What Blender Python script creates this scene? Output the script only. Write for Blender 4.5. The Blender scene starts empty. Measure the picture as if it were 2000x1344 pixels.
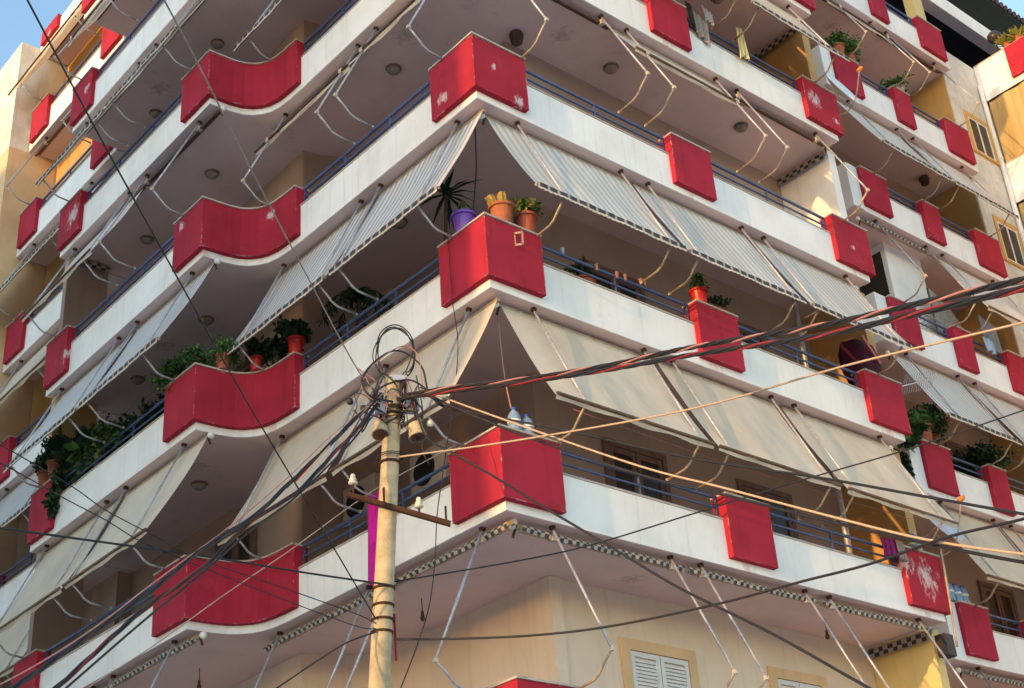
import bpy, math, random
from mathutils import Vector, Matrix
R = math.radians
scene = bpy.context.scene
col = scene.collection

# ------------------------------------------------------------------ camera
cam_d = bpy.data.cameras.new('Camera'); cam = bpy.data.objects.new('Camera', cam_d); col.objects.link(cam)
scene.camera = cam
CR = ((0.76455786, -0.6409722, -0.0678669), (0.26509998, 0.40868275, -0.87332721), (0.5875145, 0.64971767, 0.48238332))
r, d, f = CR
M = Matrix(((r[0], -d[0], -f[0], -10.061345), (r[1], -d[1], -f[1], -11.452589), (r[2], -d[2], -f[2], 1.6), (0, 0, 0, 1)))
cam.matrix_world = M
cam_d.sensor_fit = 'HORIZONTAL'; cam_d.sensor_width = 36.0
cam_d.lens = 2776.19 / 2000 * 36
cam_d.shift_y = -0.0025
cam_d.clip_end = 2000; cam_d.clip_start = 0.1
scene.render.resolution_x = 1024; scene.render.resolution_y = 688

# ------------------------------------------------------------------ light
SUN_DIR = Vector((1.0, 0.104, -0.108)).normalized()          # direction the sunlight travels
scene.world = bpy.data.worlds.new('World'); scene.world.use_nodes = True
wn = scene.world.node_tree; bg = wn.nodes['Background']
sky = wn.nodes.new('ShaderNodeTexSky'); sky.sky_type = 'NISHITA'; sky.sun_disc = False
sky.sun_elevation = math.asin(-SUN_DIR.z)
sky.sun_rotation = math.atan2(-SUN_DIR.x, -SUN_DIR.y)
sky.altitude = 50; sky.air_density = 1.0; sky.dust_density = 0.5; sky.ozone_density = 1.5
wn.links.new(sky.outputs[0], bg.inputs[0]); bg.inputs[1].default_value = 0.15
sd = bpy.data.lights.new('Sun', 'SUN'); sd.energy = 0.95; sd.angle = R(0.53); sd.color = (1.0, 0.56, 0.20)
so = bpy.data.objects.new('Sun', sd); col.objects.link(so)
so.rotation_euler = SUN_DIR.to_track_quat('-Z', 'Y').to_euler(); so.location = (-40, -5, 40)
scene.view_settings.view_transform = 'Standard'; scene.view_settings.look = 'None'
scene.view_settings.gamma = 1.0; scene.view_settings.use_curve_mapping = False
scene.view_settings.exposure = 2.22
scene.cycles.max_bounces = 8; scene.cycles.diffuse_bounces = 5

# ------------------------------------------------------------------ materials
MAT = {}
def nodes_of(name):
    m = bpy.data.materials.new(name); m.use_nodes = True
    nt = m.node_tree; b = nt.nodes['Principled BSDF']
    geo = nt.nodes.new('ShaderNodeNewGeometry')
    return m, nt, b, geo.outputs['Position']
def N(nt, t, **kw):
    n = nt.nodes.new(t)
    for k, v in kw.items():
        if k in ('scale', 'detail', 'rough'):
            n.inputs[{'scale': 'Scale', 'detail': 'Detail', 'rough': 'Roughness'}[k]].default_value = v
        else: setattr(n, k, v)
    return n
def mapping(nt, pos, sc):
    mp = nt.nodes.new('ShaderNodeMapping'); mp.inputs['Scale'].default_value = sc
    nt.links.new(pos, mp.inputs['Vector']); return mp.outputs[0]
def ramp(nt, fac, p0, p1, c0=(0, 0, 0, 1), c1=(1, 1, 1, 1)):
    r_ = nt.nodes.new('ShaderNodeValToRGB'); e = r_.color_ramp.elements
    e[0].position = p0; e[1].position = p1; e[0].color = c0; e[1].color = c1
    nt.links.new(fac, r_.inputs[0]); return r_.outputs[0]
def mix(nt, fac, a, b_, mode='MIX'):
    m = nt.nodes.new('ShaderNodeMix'); m.data_type = 'RGBA'; m.blend_type = mode
    if isinstance(fac, (int, float)): m.inputs[0].default_value = fac
    else: nt.links.new(fac, m.inputs[0])
    for i, x in ((6, a), (7, b_)):
        if isinstance(x, tuple): m.inputs[i].default_value = x if len(x) == 4 else (*x, 1)
        else: nt.links.new(x, m.inputs[i])
    return m.outputs[2]
def noise(nt, vec, scale, detail=4, rough=0.55):
    n = N(nt, 'ShaderNodeTexNoise', scale=scale, detail=detail, rough=rough); nt.links.new(vec, n.inputs['Vector']); return n.outputs['Fac']
def bump(nt, b, h, strength, dist=0.01):
    bp = nt.nodes.new('ShaderNodeBump'); bp.inputs['Strength'].default_value = strength; bp.inputs['Distance'].default_value = dist
    nt.links.new(h, bp.inputs['Height']); nt.links.new(bp.outputs[0], b.inputs['Normal'])
def plaster(name, c, dark, rough=0.9, mottle=1.2, streak=0.35, grain=0.25, patches=None, stain=None, spec=0.2, patchcol=(.62, .56, .57), pk=.72, chips=0):
    """painted render: mottling, rain streaks, gritty bump, optional flaked patches"""
    m, nt, b, pos = nodes_of(name)
    n1 = noise(nt, pos, mottle, 5, .6)
    base = mix(nt, ramp(nt, n1, .42, .72), tuple(c), tuple(dark))
    st = noise(nt, mapping(nt, pos, (9, 9, .55)), 1.0, 4, .6)
    base = mix(nt, ramp(nt, st, .54, .86, (0, 0, 0, 1), (streak, streak, streak, 1)), base, tuple(x * .45 for x in dark))
    if stain:
        sn = noise(nt, pos, 2.3, 5, .7)
        base = mix(nt, ramp(nt, sn, .6, .74, (0, 0, 0, 1), (.55, .55, .55, 1)), base, tuple(stain))
    if patches:
        tot = None
        for (px, py, pz, rad) in patches:
            dd = N(nt, 'ShaderNodeVectorMath', operation='DISTANCE'); nt.links.new(pos, dd.inputs[0]); dd.inputs[1].default_value = (px, py, pz)
            q = nt.nodes.new('ShaderNodeMapRange'); q.inputs['From Min'].default_value = rad; q.inputs['From Max'].default_value = 0
            q.inputs['To Min'].default_value = -.30; q.inputs['To Max'].default_value = .22
            nt.links.new(dd.outputs['Value'], q.inputs['Value'])
            if tot is None: tot = q.outputs[0]
            else:
                mm = N(nt, 'ShaderNodeMath', operation='MAXIMUM'); nt.links.new(tot, mm.inputs[0]); nt.links.new(q.outputs[0], mm.inputs[1]); tot = mm.outputs[0]
        pn = noise(nt, mapping(nt, pos, (9, 9, 5)), 1.0, 8, .75)
        ad = N(nt, 'ShaderNodeMath', operation='ADD'); nt.links.new(tot, ad.inputs[0]); nt.links.new(pn, ad.inputs[1])
        base = mix(nt, ramp(nt, ad.outputs[0], .56, .68, (0, 0, 0, 1), (pk, pk, pk, 1)), base, patchcol)
    if chips:      # paint knocked off along the arrises
        bv = nt.nodes.new('ShaderNodeBevel'); bv.samples = 4; bv.inputs['Radius'].default_value = .035
        gg = nt.nodes.new('ShaderNodeNewGeometry'); dt = N(nt, 'ShaderNodeVectorMath', operation='DOT_PRODUCT')
        nt.links.new(bv.outputs[0], dt.inputs[0]); nt.links.new(gg.outputs['Normal'], dt.inputs[1])
        e1 = ramp(nt, dt.outputs['Value'], .80, .97, (1, 1, 1, 1), (0, 0, 0, 1))
        e2 = ramp(nt, noise(nt, pos, 6, 7, .75), .53, .62)
        base = mix(nt, mix(nt, 1.0, e1, e2, 'MULTIPLY'), base, (.56, .40, .38))
    nt.links.new(base, b.inputs['Base Color'])
    b.inputs['Roughness'].default_value = rough; b.inputs['Specular IOR Level'].default_value = spec
    hs = N(nt, 'ShaderNodeMath', operation='MULTIPLY_ADD'); nt.links.new(noise(nt, pos, 3.0, 3, .5), hs.inputs[0]); hs.inputs[1].default_value = 3.0; nt.links.new(noise(nt, pos, 70, 3, .6), hs.inputs[2])
    bump(nt, b, hs.outputs[0], grain, .007)
    MAT[name] = m; return m
def simple(name, c, rough=.6, metal=0.0, var=.25, sc=6, spec=.3, dark=None, trans=0.0):
    m, nt, b, pos = nodes_of(name)
    dk = dark if dark else tuple(x * (1 - var) for x in c)
    nt.links.new(mix(nt, ramp(nt, noise(nt, pos, sc, 4, .6), .35, .7), tuple(c), dk), b.inputs['Base Color'])
    b.inputs['Roughness'].default_value = rough; b.inputs['Metallic'].default_value = metal
    b.inputs['Specular IOR Level'].default_value = spec
    if trans:
        tr = nt.nodes.new('ShaderNodeBsdfTranslucent'); tr.inputs[0].default_value = (*c, 1)
        ms = nt.nodes.new('ShaderNodeMixShader'); ms.inputs[0].default_value = trans
        nt.links.new(b.outputs[0], ms.inputs[1]); nt.links.new(tr.outputs[0], ms.inputs[2])
        nt.links.new(ms.outputs[0], nt.nodes['Material Output'].inputs[0])
    MAT[name] = m; return m

Z0 = 7.79355; H = 3.0
def Z(l): return Z0 + H * l
plaster('white_paint', (.82, .80, .78), (.71, .685, .66), streak=.36, mottle=1.1, stain=(.66, .62, .58), patchcol=(.58, .27, .25), pk=.45, patches=[
    (x_, 0, Z(l_) + .05, .5) for l_ in (0, 1, 2, 3) for x_ in (4.2, 8.2)] + [(-.1, 5.0, Z(1), .4), (-1.07, 5.5, Z(2) + .05, .4), (-1.07, 10.6, Z(3), .4)])
plaster('stained_white', (.66, .64, .58), (.50, .47, .40), streak=.45, stain=(.36, .33, .27), mottle=2.0, grain=.5)
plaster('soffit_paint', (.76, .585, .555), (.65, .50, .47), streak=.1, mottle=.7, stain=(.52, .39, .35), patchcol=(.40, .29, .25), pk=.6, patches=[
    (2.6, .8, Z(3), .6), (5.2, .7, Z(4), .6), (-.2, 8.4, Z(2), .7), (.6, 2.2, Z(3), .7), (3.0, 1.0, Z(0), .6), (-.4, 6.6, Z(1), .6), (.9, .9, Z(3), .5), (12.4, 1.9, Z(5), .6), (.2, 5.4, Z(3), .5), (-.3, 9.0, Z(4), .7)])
plaster('red_paint', (.375, .022, .045), (.29, .017, .035), streak=.5, mottle=1.6, stain=(.40, .05, .07), chips=1)
plaster('red_paint_flaked', (.35, .020, .040), (.27, .016, .031), streak=.4, mottle=1.6, stain=(.36, .065, .075), chips=1, patches=[
    (8.0, -.09, Z(3) + .62, .55), (8.55, -.09, Z(3) + .35, .22), (8.25, -.09, Z(0) + .60, .75), (7.80, -.05, Z(0) + .7, .5),
    (8.2, -.09, Z(2) + .5, .16), (-.09, .62, Z(2) + .35, .30), (.7, -.09, Z(2) + .2, .30), (.25, -.09, Z(2) + .6, .18),
    (-1.16, 10.6, Z(3) + .6, .75), (-1.16, 10.35, Z(2) + .45, .4), (-1.16, 10.5, Z(4) + .6, .35), (-1.16, 10.4, Z(1) + .6, .25),
    (-1.16, 6.1, Z(2) + .85, .32), (-.25, 4.95, Z(2) + .83, .38), (-.2, 15.6, Z(6) + .2, .3)])
plaster('ochre_paint', (.54, .33, .13), (.45, .27, .105), streak=.25, mottle=1.2)
plaster('window_surround', (.62, .36, .10), (.54, .31, .09), streak=.2)
plaster('tan_paint', (.70, .48, .28), (.58, .40, .23), streak=.3, mottle=1.4, grain=.4)
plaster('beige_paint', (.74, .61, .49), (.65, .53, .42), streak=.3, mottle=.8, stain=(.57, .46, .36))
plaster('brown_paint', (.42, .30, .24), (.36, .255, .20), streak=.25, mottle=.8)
plaster('yellow_paint', (.62, .50, .23), (.52, .42, .19), streak=.3, mottle=1.1)
simple('coping', (.50, .42, .36), .8, var=.3, sc=5)
simple('blue_metal', (.065, .11, .26), .45, 0.1, var=.35, sc=9, spec=.5)
simple('grey_metal', (.46, .48, .56), .42, .3, var=.35, sc=14, spec=.5, dark=(.32, .28, .28))
simple('bar_metal', (.42, .33, .24), .5, .3, var=.4, sc=10, spec=.4)
simple('dull_bar', (.17, .10, .055), .5, .3, var=.4, sc=10, spec=.4)
simple('brown_bar', (.10, .055, .04), .5, .2, var=.3, sc=10)
simple('clamp_metal', (.62, .52, .40), .5, .3, var=.3, sc=30)
simple('lamp_brown', (.24, .17, .14), .6)
simple('lamp_dull', (.36, .29, .24), .5, var=.4)
simple('rust', (.085, .035, .022), .85, .2, var=.5, sc=25)
simple('concrete_pole', (.52, .42, .27), .9, 0, var=.4, sc=7)
simple('black_rubber', (.018, .016, .020), .55, 0, var=.3, sc=20, spec=.4)
simple('red_rubber', (.30, .025, .022), .5, 0, var=.4, sc=20)
simple('pink_rubber', (.42, .20, .18), .5, 0, var=.3, sc=20)
simple('tan_rubber', (.50, .37, .26), .55, 0, var=.2, sc=20)
simple('porcelain', (.60, .57, .50), .25, 0, var=.2, sc=12, spec=.6)
simple('dark_glass', (.045, .036, .032), .3, 0, var=.2, sc=2, spec=.25)
simple('dark_wood', (.21, .125, .095), .6, 0, var=.35, sc=8)
simple('shutter_white', (.68, .68, .70), .5, 0, var=.12, sc=8)
simple('white_plastic', (.74, .73, .70), .4, 0, var=.15, sc=8)
simple('terracotta', (.40, .13, .06), .8, 0, var=.3, sc=14)
simple('purple_plastic', (.20, .075, .46), .35, 0, var=.12, sc=8, spec=.5)
simple('red_plastic', (.50, .02, .015), .35, 0, var=.15, sc=8, spec=.5)
simple('dark_red_rubber', (.13, .025, .02), .5)
simple('brick_plastic', (.36, .09, .05), .5, 0, var=.2, sc=8)
simple('leaf_green', (.055, .13, .035), .6, 0, var=.55, sc=9, trans=.2)
simple('leaf_dark', (.022, .05, .02), .6, 0, var=.5, sc=9, trans=.12)
simple('leaf_light', (.12, .24, .05), .6, 0, var=.5, sc=9, trans=.25)
simple('leaf_yellow', (.30, .28, .05), .6, 0, var=.5, sc=12, trans=.25)
simple('cactus_green', (.20, .22, .06), .7, 0, dark=(.45, .19, .04), sc=28)
simple('petal_red', (.35, .01, .03), .6, 0, var=.3, sc=20)
simple('petal_pink', (.55, .06, .30), .6, 0, var=.3, sc=20)
simple('bark', (.12, .08, .055), .9, 0, var=.4, sc=20)
simple('magenta_cloth', (.72, .01, .36), .8, 0, var=.35, sc=6, trans=.15)
simple('purple_cloth', (.24, .02, .16), .85, 0, var=.45, sc=14)
simple('maroon_cloth', (.085, .008, .030), .85, 0, var=.5, sc=5)
simple('yellow_cloth', (.74, .68, .36), .85, 0, var=.2, sc=12, trans=.1)
simple('white_cloth', (.78, .78, .78), .85, 0, var=.15, sc=12, trans=.1)
simple('grey_cloth', (.30, .27, .25), .85, 0, var=.4, sc=20)
simple('black_cloth', (.03, .028, .035), .85, 0, var=.4, sc=20)
simple('blue_cloth', (.34, .46, .66), .8, 0, var=.25, sc=10)
simple('water_plastic', (.24, .36, .52), .12, 0, var=.45, sc=30, spec=.7)
simple('blue_cap', (.03, .10, .50), .4, 0, var=.2, sc=14)
simple('dish_white', (.80, .80, .82), .4, 0, var=.12, sc=6)
simple('dish_blue', (.42, .50, .62), .4, 0, var=.12, sc=6)
simple('orange_rust', (.60, .24, .05), .6, .2, var=.4, sc=30)
simple('eave_wood_and_shade', (.016, .015, .022), .7, 0, var=.5, sc=5)  # wood of the eaves, also paints the shade of the top terrace opening
simple('roof_tile', (.12, .07, .07), .8, 0, var=.4, sc=4)
plaster('street_concrete', (.50, .475, .46), (.43, .41, .395), streak=0, mottle=.6, grain=.6)   # street and pavement out of view, kept pale to bounce light onto soffits
plaster('pavement', (.55, .52, .50), (.47, .445, .425), streak=0, mottle=.8, grain=.5)
plaster('neighbour_paint', (.58, .50, .38), (.50, .43, .33), streak=.3)

def cloth_mat(name, c, c2, axis, period, duty, trans=.22):
    m, nt, b, pos = nodes_of(name)
    base = mix(nt, ramp(nt, noise(nt, pos, 1.4, 5, .6), .35, .75), tuple(c), tuple(x * .84 for x in c))
    base = mix(nt, ramp(nt, noise(nt, pos, .33, 2, .5), .4, .65), base, (.90, .86, .82), 'MULTIPLY')
    st = noise(nt, mapping(nt, pos, (5, 5, .5)), 1.0, 4, .6)
    base = mix(nt, ramp(nt, st, .5, .85, (0, 0, 0, 1), (.35, .35, .35, 1)), base, tuple(x * .68 for x in c))
    if period:
        sp = nt.nodes.new('ShaderNodeSeparateXYZ'); nt.links.new(pos, sp.inputs[0])
        mu = N(nt, 'ShaderNodeMath', operation='DIVIDE'); nt.links.new(sp.outputs[axis], mu.inputs[0]); mu.inputs[1].default_value = period
        fr = N(nt, 'ShaderNodeMath', operation='FRACT'); nt.links.new(mu.outputs[0], fr.inputs[0])
        base = mix(nt, ramp(nt, fr.outputs[0], duty - .16, duty + .16, (0, 0, 0, 1), (.8, .8, .8, 1)), base, tuple(c2))
    else:
        we = noise(nt, pos, 160, 2, .5)
        base = mix(nt, ramp(nt, we, .3, .7, (0, 0, 0, 1), (.12, .12, .12, 1)), base, tuple(c2))
    nt.links.new(base, b.inputs['Base Color']); b.inputs['Roughness'].default_value = .8; b.inputs['Specular IOR Level'].default_value = .15
    bump(nt, b, noise(nt, mapping(nt, pos, (3, 3, .8)), 1.6, 3, .5), .28, .05)
    tr = nt.nodes.new('ShaderNodeBsdfTranslucent'); nt.links.new(base, tr.inputs[0])
    ms = nt.nodes.new('ShaderNodeMixShader'); ms.inputs[0].default_value = trans
    nt.links.new(b.outputs[0], ms.inputs[1]); nt.links.new(tr.outputs[0], ms.inputs[2])
    nt.links.new(ms.outputs[0], nt.nodes['Material Output'].inputs[0])
    MAT[name] = m
for ax, s in ((0, 'x'), (1, 'y')):
    cloth_mat('cream_cloth_' + s, (.78, .68, .55), (.60, .51, .40), ax, 0, .5)
    cloth_mat('rib_shade_cloth_' + s, (.78, .77, .74), ((.46, .45, .42), (.32, .32, .38))[ax], ax, (.15, .14)[ax], .56)  # soft grey stripes paint the shading between ribs into the colour
    cloth_mat('pale_cloth_' + s, (.76, .72, .67), (.6, .6, .6), ax, 0, .5)
    cloth_mat('blind_cloth_' + s, (.60, .45, .20), (.48, .34, .17), ax, .22, .6)
    m, nt, b, pos = nodes_of('checker_' + s)          # chequered valance: two rows of dark and light squares
    sp = nt.nodes.new('ShaderNodeSeparateXYZ'); nt.links.new(pos, sp.inputs[0])
    uvn = nt.nodes.new('ShaderNodeUVMap'); su = nt.nodes.new('ShaderNodeSeparateXYZ'); nt.links.new(uvn.outputs[0], su.inputs[0])
    ck = N(nt, 'ShaderNodeTexChecker', scale=1.0); nt.links.new(uvn.outputs[0], ck.inputs['Vector'])
    ck.inputs[1].default_value = (.040, .040, .048, 1); ck.inputs[2].default_value = (.38, .32, .26, 1)
    nt.links.new(ck.outputs[0], b.inputs['Base Color']); b.inputs['Roughness'].default_value = .85
    MAT['checker_' + s] = m

# ------------------------------------------------------------------ mesh builder
class MB:
    def __init__(s): s.v = []; s.f = []; s.m = []; s.uv = {}
    def add(s, vs, fs, mi=0):
        o = len(s.v); s.v += [tuple(p) for p in vs]
        for q in fs: s.f.append(tuple(i + o for i in q)); s.m.append(mi)
    def box(s, a, b, mi=0):
        x0, y0, z0 = (min(a[i], b[i]) for i in range(3)); x1, y1, z1 = (max(a[i], b[i]) for i in range(3))
        s.add([(x0, y0, z0), (x1, y0, z0), (x1, y1, z0), (x0, y1, z0), (x0, y0, z1), (x1, y0, z1), (x1, y1, z1), (x0, y1, z1)],
              [(0, 3, 2, 1), (4, 5, 6, 7), (0, 1, 5, 4), (1, 2, 6, 5), (2, 3, 7, 6), (3, 0, 4, 7)], mi)
    def obox(s, p0, p1, w, h, up=(0, 0, 1), mi=0):
        """bar from p0 to p1 with rectangular section w (sideways) x h (up)"""
        p0 = Vector(p0); p1 = Vector(p1); d = (p1 - p0).normalized(); u = Vector(up)
        sd_ = d.cross(u)
        if sd_.length < 1e-4: sd_ = d.cross(Vector((1, 0, 0)))
        sd_.normalize(); u = sd_.cross(d).normalized(); vs = []
        for p in (p0, p1):
            for a, c in ((-1, -1), (1, -1), (1, 1), (-1, 1)): vs.append(p + sd_ * a * w / 2 + u * c * h / 2)
        s.add(vs, [(0, 1, 2, 3), (7, 6, 5, 4), (0, 4, 5, 1), (1, 5, 6, 2), (2, 6, 7, 3), (3, 7, 4, 0)], mi)
    def prism(s, poly, z0, z1, mi=0, mib=None):
        n = len(poly); vs = [(x, y, z0) for x, y in poly] + [(x, y, z1) for x, y in poly]
        area = sum(poly[i][0] * poly[(i + 1) % n][1] - poly[(i + 1) % n][0] * poly[i][1] for i in range(n))
        if area < 0:
            s.add(vs, [tuple(range(n))], mi if mib is None else mib); o = len(s.v) - 2 * n
            s.f.append(tuple(o + n + i for i in range(n - 1, -1, -1))); s.m.append(mi)
            for i in range(n): j = (i + 1) % n; s.f.append((o + j, o + i, o + n + i, o + n + j)); s.m.append(mi)
        else:
            s.add(vs, [tuple(range(n - 1, -1, -1))], mi if mib is None else mib); o = len(s.v) - 2 * n
            s.f.append(tuple(o + n + i for i in range(n))); s.m.append(mi)
            for i in range(n): j = (i + 1) % n; s.f.append((o + i, o + j, o + n + j, o + n + i)); s.m.append(mi)
    def ribbon(s, path, a, b, z0, z1, mi=0):
        """solid wall along path between side offsets a and b (positive = outward, left of travel)"""
        A = offs(path, a); B = offs(path, b)
        n = len(path); vs = [(*p, z0) for p in A] + [(*p, z0) for p in B] + [(*p, z1) for p in A] + [(*p, z1) for p in B]
        fs = []
        for i in range(n - 1):
            fs += [(i, i + 1, 2 * n + i + 1, 2 * n + i), (n + i + 1, n + i, 3 * n + i, 3 * n + i + 1),
                   (i + 1, i, n + i, n + i + 1), (2 * n + i, 2 * n + i + 1, 3 * n + i + 1, 3 * n + i)]
        fs += [(0, 2 * n, 3 * n, n), (n - 1, 2 * n - 1, 4 * n - 1, 3 * n - 1)]
        s.add(vs, fs, mi)
    def tube(s, pts, r_, k=6, mi=0, caps=True):
        pts = [Vector(p) for p in pts]; n = len(pts)
        if not isinstance(r_, (list, tuple)): r_ = [r_] * n
        t = (pts[1] - pts[0]).normalized(); u = t.orthogonal().normalized(); vs = []
        for i, p in enumerate(pts):
            t2 = (pts[min(i + 1, n - 1)] - pts[max(i - 1, 0)]).normalized()
            u = (u - t2 * u.dot(t2)); u = u.normalized() if u.length > 1e-6 else t2.orthogonal().normalized()
            w = t2.cross(u)
            for j in range(k):
                a = 2 * math.pi * j / k; vs.append(p + (u * math.cos(a) + w * math.sin(a)) * r_[i])
        fs = [(i * k + j, i * k + (j + 1) % k, (i + 1) * k + (j + 1) % k, (i + 1) * k + j) for i in range(n - 1) for j in range(k)]
        if caps: fs += [tuple(range(k - 1, -1, -1)), tuple((n - 1) * k + j for j in range(k))]
        s.add(vs, fs, mi)
    def lathe(s, c, prof, k=16, mi=0, axis=(0, 0, 1)):
        c = Vector(c); ax = Vector(axis).normalized(); u = ax.orthogonal().normalized(); w = ax.cross(u); vs = []
        for (rr, zz) in prof:
            for j in range(k):
                a = 2 * math.pi * j / k; vs.append(c + ax * zz + (u * math.cos(a) + w * math.sin(a)) * max(rr, 1e-4))
        n = len(prof)
        s.add(vs, [(i * k + j, i * k + (j + 1) % k, (i + 1) * k + (j + 1) % k, (i + 1) * k + j) for i in range(n - 1) for j in range(k)] +
              [tuple(range(k - 1, -1, -1)), tuple((n - 1) * k + j for j in range(k))], mi)
    def leaf(s, p, d, w, mi=0):
        p = Vector(p); d = Vector(d); sd_ = d.cross(Vector((random.gauss(0, 1), random.gauss(0, 1), random.gauss(0, 1)))).normalized() * w / 2
        up = d.cross(sd_).normalized() * w * .18
        s.add([p, p + d * .28 + sd_ * .85 + up, p + d * .68 + sd_ * .8 + up, p + d, p + d * .68 - sd_ * .8 + up, p + d * .28 - sd_ * .85 + up], [(0, 1, 2, 3), (0, 3, 4, 5)], mi)
    def build(s, name, mats, parent=None, loc=None, smooth=False):
        me = bpy.data.meshes.new(name)
        off = Vector((0, 0, 0)); q = parent
        while q is not None: off += q.location; q = q.parent
        here = Vector(loc) if loc is not None else Vector((0, 0, 0))
        o_ = off + here
        me.from_pydata([Vector(p) - o_ for p in s.v], [], s.f)
        if isinstance(mats, str): mats = [mats]
        for mm in mats: me.materials.append(MAT[mm])
        for i, p in enumerate(me.polygons):
            p.material_index = s.m[i]; p.use_smooth = smooth
        if s.uv:
            ul = me.uv_layers.new(name='UVMap')
            for p in me.polygons:
                for li in p.loop_indices:
                    ul.data[li].uv = s.uv.get(me.loops[li].vertex_index, (0, 0))
        me.update()
        o = bpy.data.objects.new(name, me); col.objects.link(o)
        if parent: o.parent = parent
        o.location = here
        return o
def offs(path, a):
    out = []; n = len(path)
    for i in range(n):
        ns = []
        for j in (i - 1, i):
            if 0 <= j < n - 1:
                dx = path[j + 1][0] - path[j][0]; dy = path[j + 1][1] - path[j][1]; L = math.hypot(dx, dy); ns.append((-dy / L, dx / L))
        if len(ns) == 1: nx, ny = ns[0]; k = 1
        else:
            nx = ns[0][0] + ns[1][0]; ny = ns[0][1] + ns[1][1]; L = math.hypot(nx, ny); nx /= L; ny /= L
            k = 1 / max(.35, nx * ns[0][0] + ny * ns[0][1])
        out.append((path[i][0] + nx * a * k, path[i][1] + ny * a * k))
    return out
def along(path, step):
    """points with spacing along a plan path"""
    res = []; 
    for i in range(len(path) - 1):
        a = Vector(path[i]); b_ = Vector(path[i + 1]); L = (b_ - a).length; n = max(1, int(round(L / step)))
        for k in range(n): res.append(a.lerp(b_, k / n))
    res.append(Vector(path[-1])); return res
def thing(name, label, cat, loc, group=None):
    o = bpy.data.objects.new(name, None); col.objects.link(o); o.location = loc
    o.empty_display_size = .2
    o['label'] = label; o['category'] = cat
    if group: o['group'] = group
    return o
def tag(o, label, cat, group=None):
    o['label'] = label; o['category'] = cat
    if group: o['group'] = group
    return o
def smoothline(P, n=6):
    P = [Vector(p) for p in P]; out = []
    for i in range(len(P) - 1):
        p0 = P[max(i - 1, 0)]; p1 = P[i]; p2 = P[i + 1]; p3 = P[min(i + 2, len(P) - 1)]
        for k in range(n):
            t = k / n
            out.append(.5 * ((2 * p1) + (p2 - p0) * t + (2 * p0 - 5 * p1 + 4 * p2 - p3) * t * t + (3 * p1 - p0 - 3 * p2 + p3) * t ** 3))
    out.append(P[-1]); return out
ORD = {-1: 'bottom-most', 0: 'lowest', 1: 'second', 2: 'third', 3: 'fourth', 4: 'fifth', 5: 'sixth', 6: 'roof'}

# ------------------------------------------------------------------ ground
g = MB(); g.box((-400, -400, -.4), (400, 400, 0)); o = g.build('ground', 'street_concrete'); o['kind'] = 'structure'
g = MB(); g.prism([(-3.2, -3.4), (30, -3.4), (30, 30), (-3.2, 30)], .004, .14, 0)
o = g.build('pavement', 'pavement'); o['kind'] = 'structure'

# ------------------------------------------------------------------ the apartment building
B = thing('apartment_building', 'white apartment block with rows of wrap-around balconies and red parapet panels', 'building', (0, 0, 0))
BOW = [(-.04, 4.32), (-.05, 4.65), (-.075, 4.92), (-.13, 5.11), (-.215, 5.25), (-.33, 5.36), (-.48, 5.44), (-.70, 5.485), (-1.07, 5.5)]
PATH1 = [(8.64, 0), (0, 0)] + BOW + [(-1.07, 11.25)]
CORE = [(8.66, 1.45), (1.93, 1.45), (1.93, 4.35), (1.90, 4.85), (1.80, 5.22), (1.55, 5.5), (1.2, 5.66), (.9, 5.72), (.9, 11.35)]
w = MB(); w.prism(CORE + [(.9, 16.3), (8.66, 16.3)], -.3, Z(-1) + 1.9)
w.build('ground_floor_wall', 'beige_paint', B)
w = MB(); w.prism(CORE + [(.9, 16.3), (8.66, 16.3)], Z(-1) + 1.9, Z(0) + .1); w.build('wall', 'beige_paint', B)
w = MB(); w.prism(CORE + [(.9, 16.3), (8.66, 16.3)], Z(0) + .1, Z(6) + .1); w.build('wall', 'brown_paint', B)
# rounded downpipe boxing at the core corner
w = MB(); w.ribbon([(2.1, 1.446), (1.934, 1.446), (1.934, 1.62)], 0, .03, 4.9, Z(0) - .004); w.build('corner_trim', 'beige_paint', B)

def balcony(l, path, slabpoly, name='balcony', top=.66, rails=(), panels=(), wave=(), three=False):
    z = Z(l)
    m = MB(); m.ribbon(path, 0, -.13, z + .003, z + top, 0); m.prism(slabpoly, z, z + .16, 1, 1)
    b_ = m.build(name, ['white_paint', 'soffit_paint'], B)
    for seg in rails:
        c = MB(); c.ribbon(seg, .012, -.142, z + top + .001, z + top + .026); c.build('coping', 'coping', b_)
    for seg in rails:
        rm = MB()
        hs = [1.0, .85] + ([.72] if three else [])
        for k, hh in enumerate(hs):
            P = [(*p, z + hh) for p in offs(seg, -.065)]
            rm.tube(P, .025 if k == 0 else .017, 7)
        S = offs(seg, -.065); tot = sum((Vector(S[i + 1]) - Vector(S[i])).length for i in range(len(S) - 1))
        d_ = (Vector(S[-1]) - Vector(S[0])).normalized(); nn = max(1, int(round(tot / 1.35)))
        for k in range(nn + 1):
            e = .03 if k == 0 else (-.03 if k == nn else 0)
            p = Vector(S[0]).lerp(Vector(S[-1]), k / nn) + d_ * e
            rm.obox((p.x, p.y, z + top), (p.x, p.y, z + 1.0), .035, .014, (d_.x, d_.y, 0))
        rm.build('railing', 'blue_metal', b_)
    for (seg, mat) in panels:
        q = MB(); q.ribbon(seg, .09, -.148, z + .118, z + 1.005); p_ = q.build('red_panel', mat, b_)
        q = MB(); q.ribbon(seg, .115, -.17, z + 1.006, z + 1.032)
        q.build('panel_coping', 'coping', b_)
    return b_
SL1 = [(8.62, .02), (.02, .02)] + offs(BOW, -.02) + [(-1.05, 11.23), (1.3, 11.23), (1.3, 6.1), (2.2, 5.7), (2.4, 4.4), (2.4, 1.9), (8.62, 1.9)]
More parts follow.
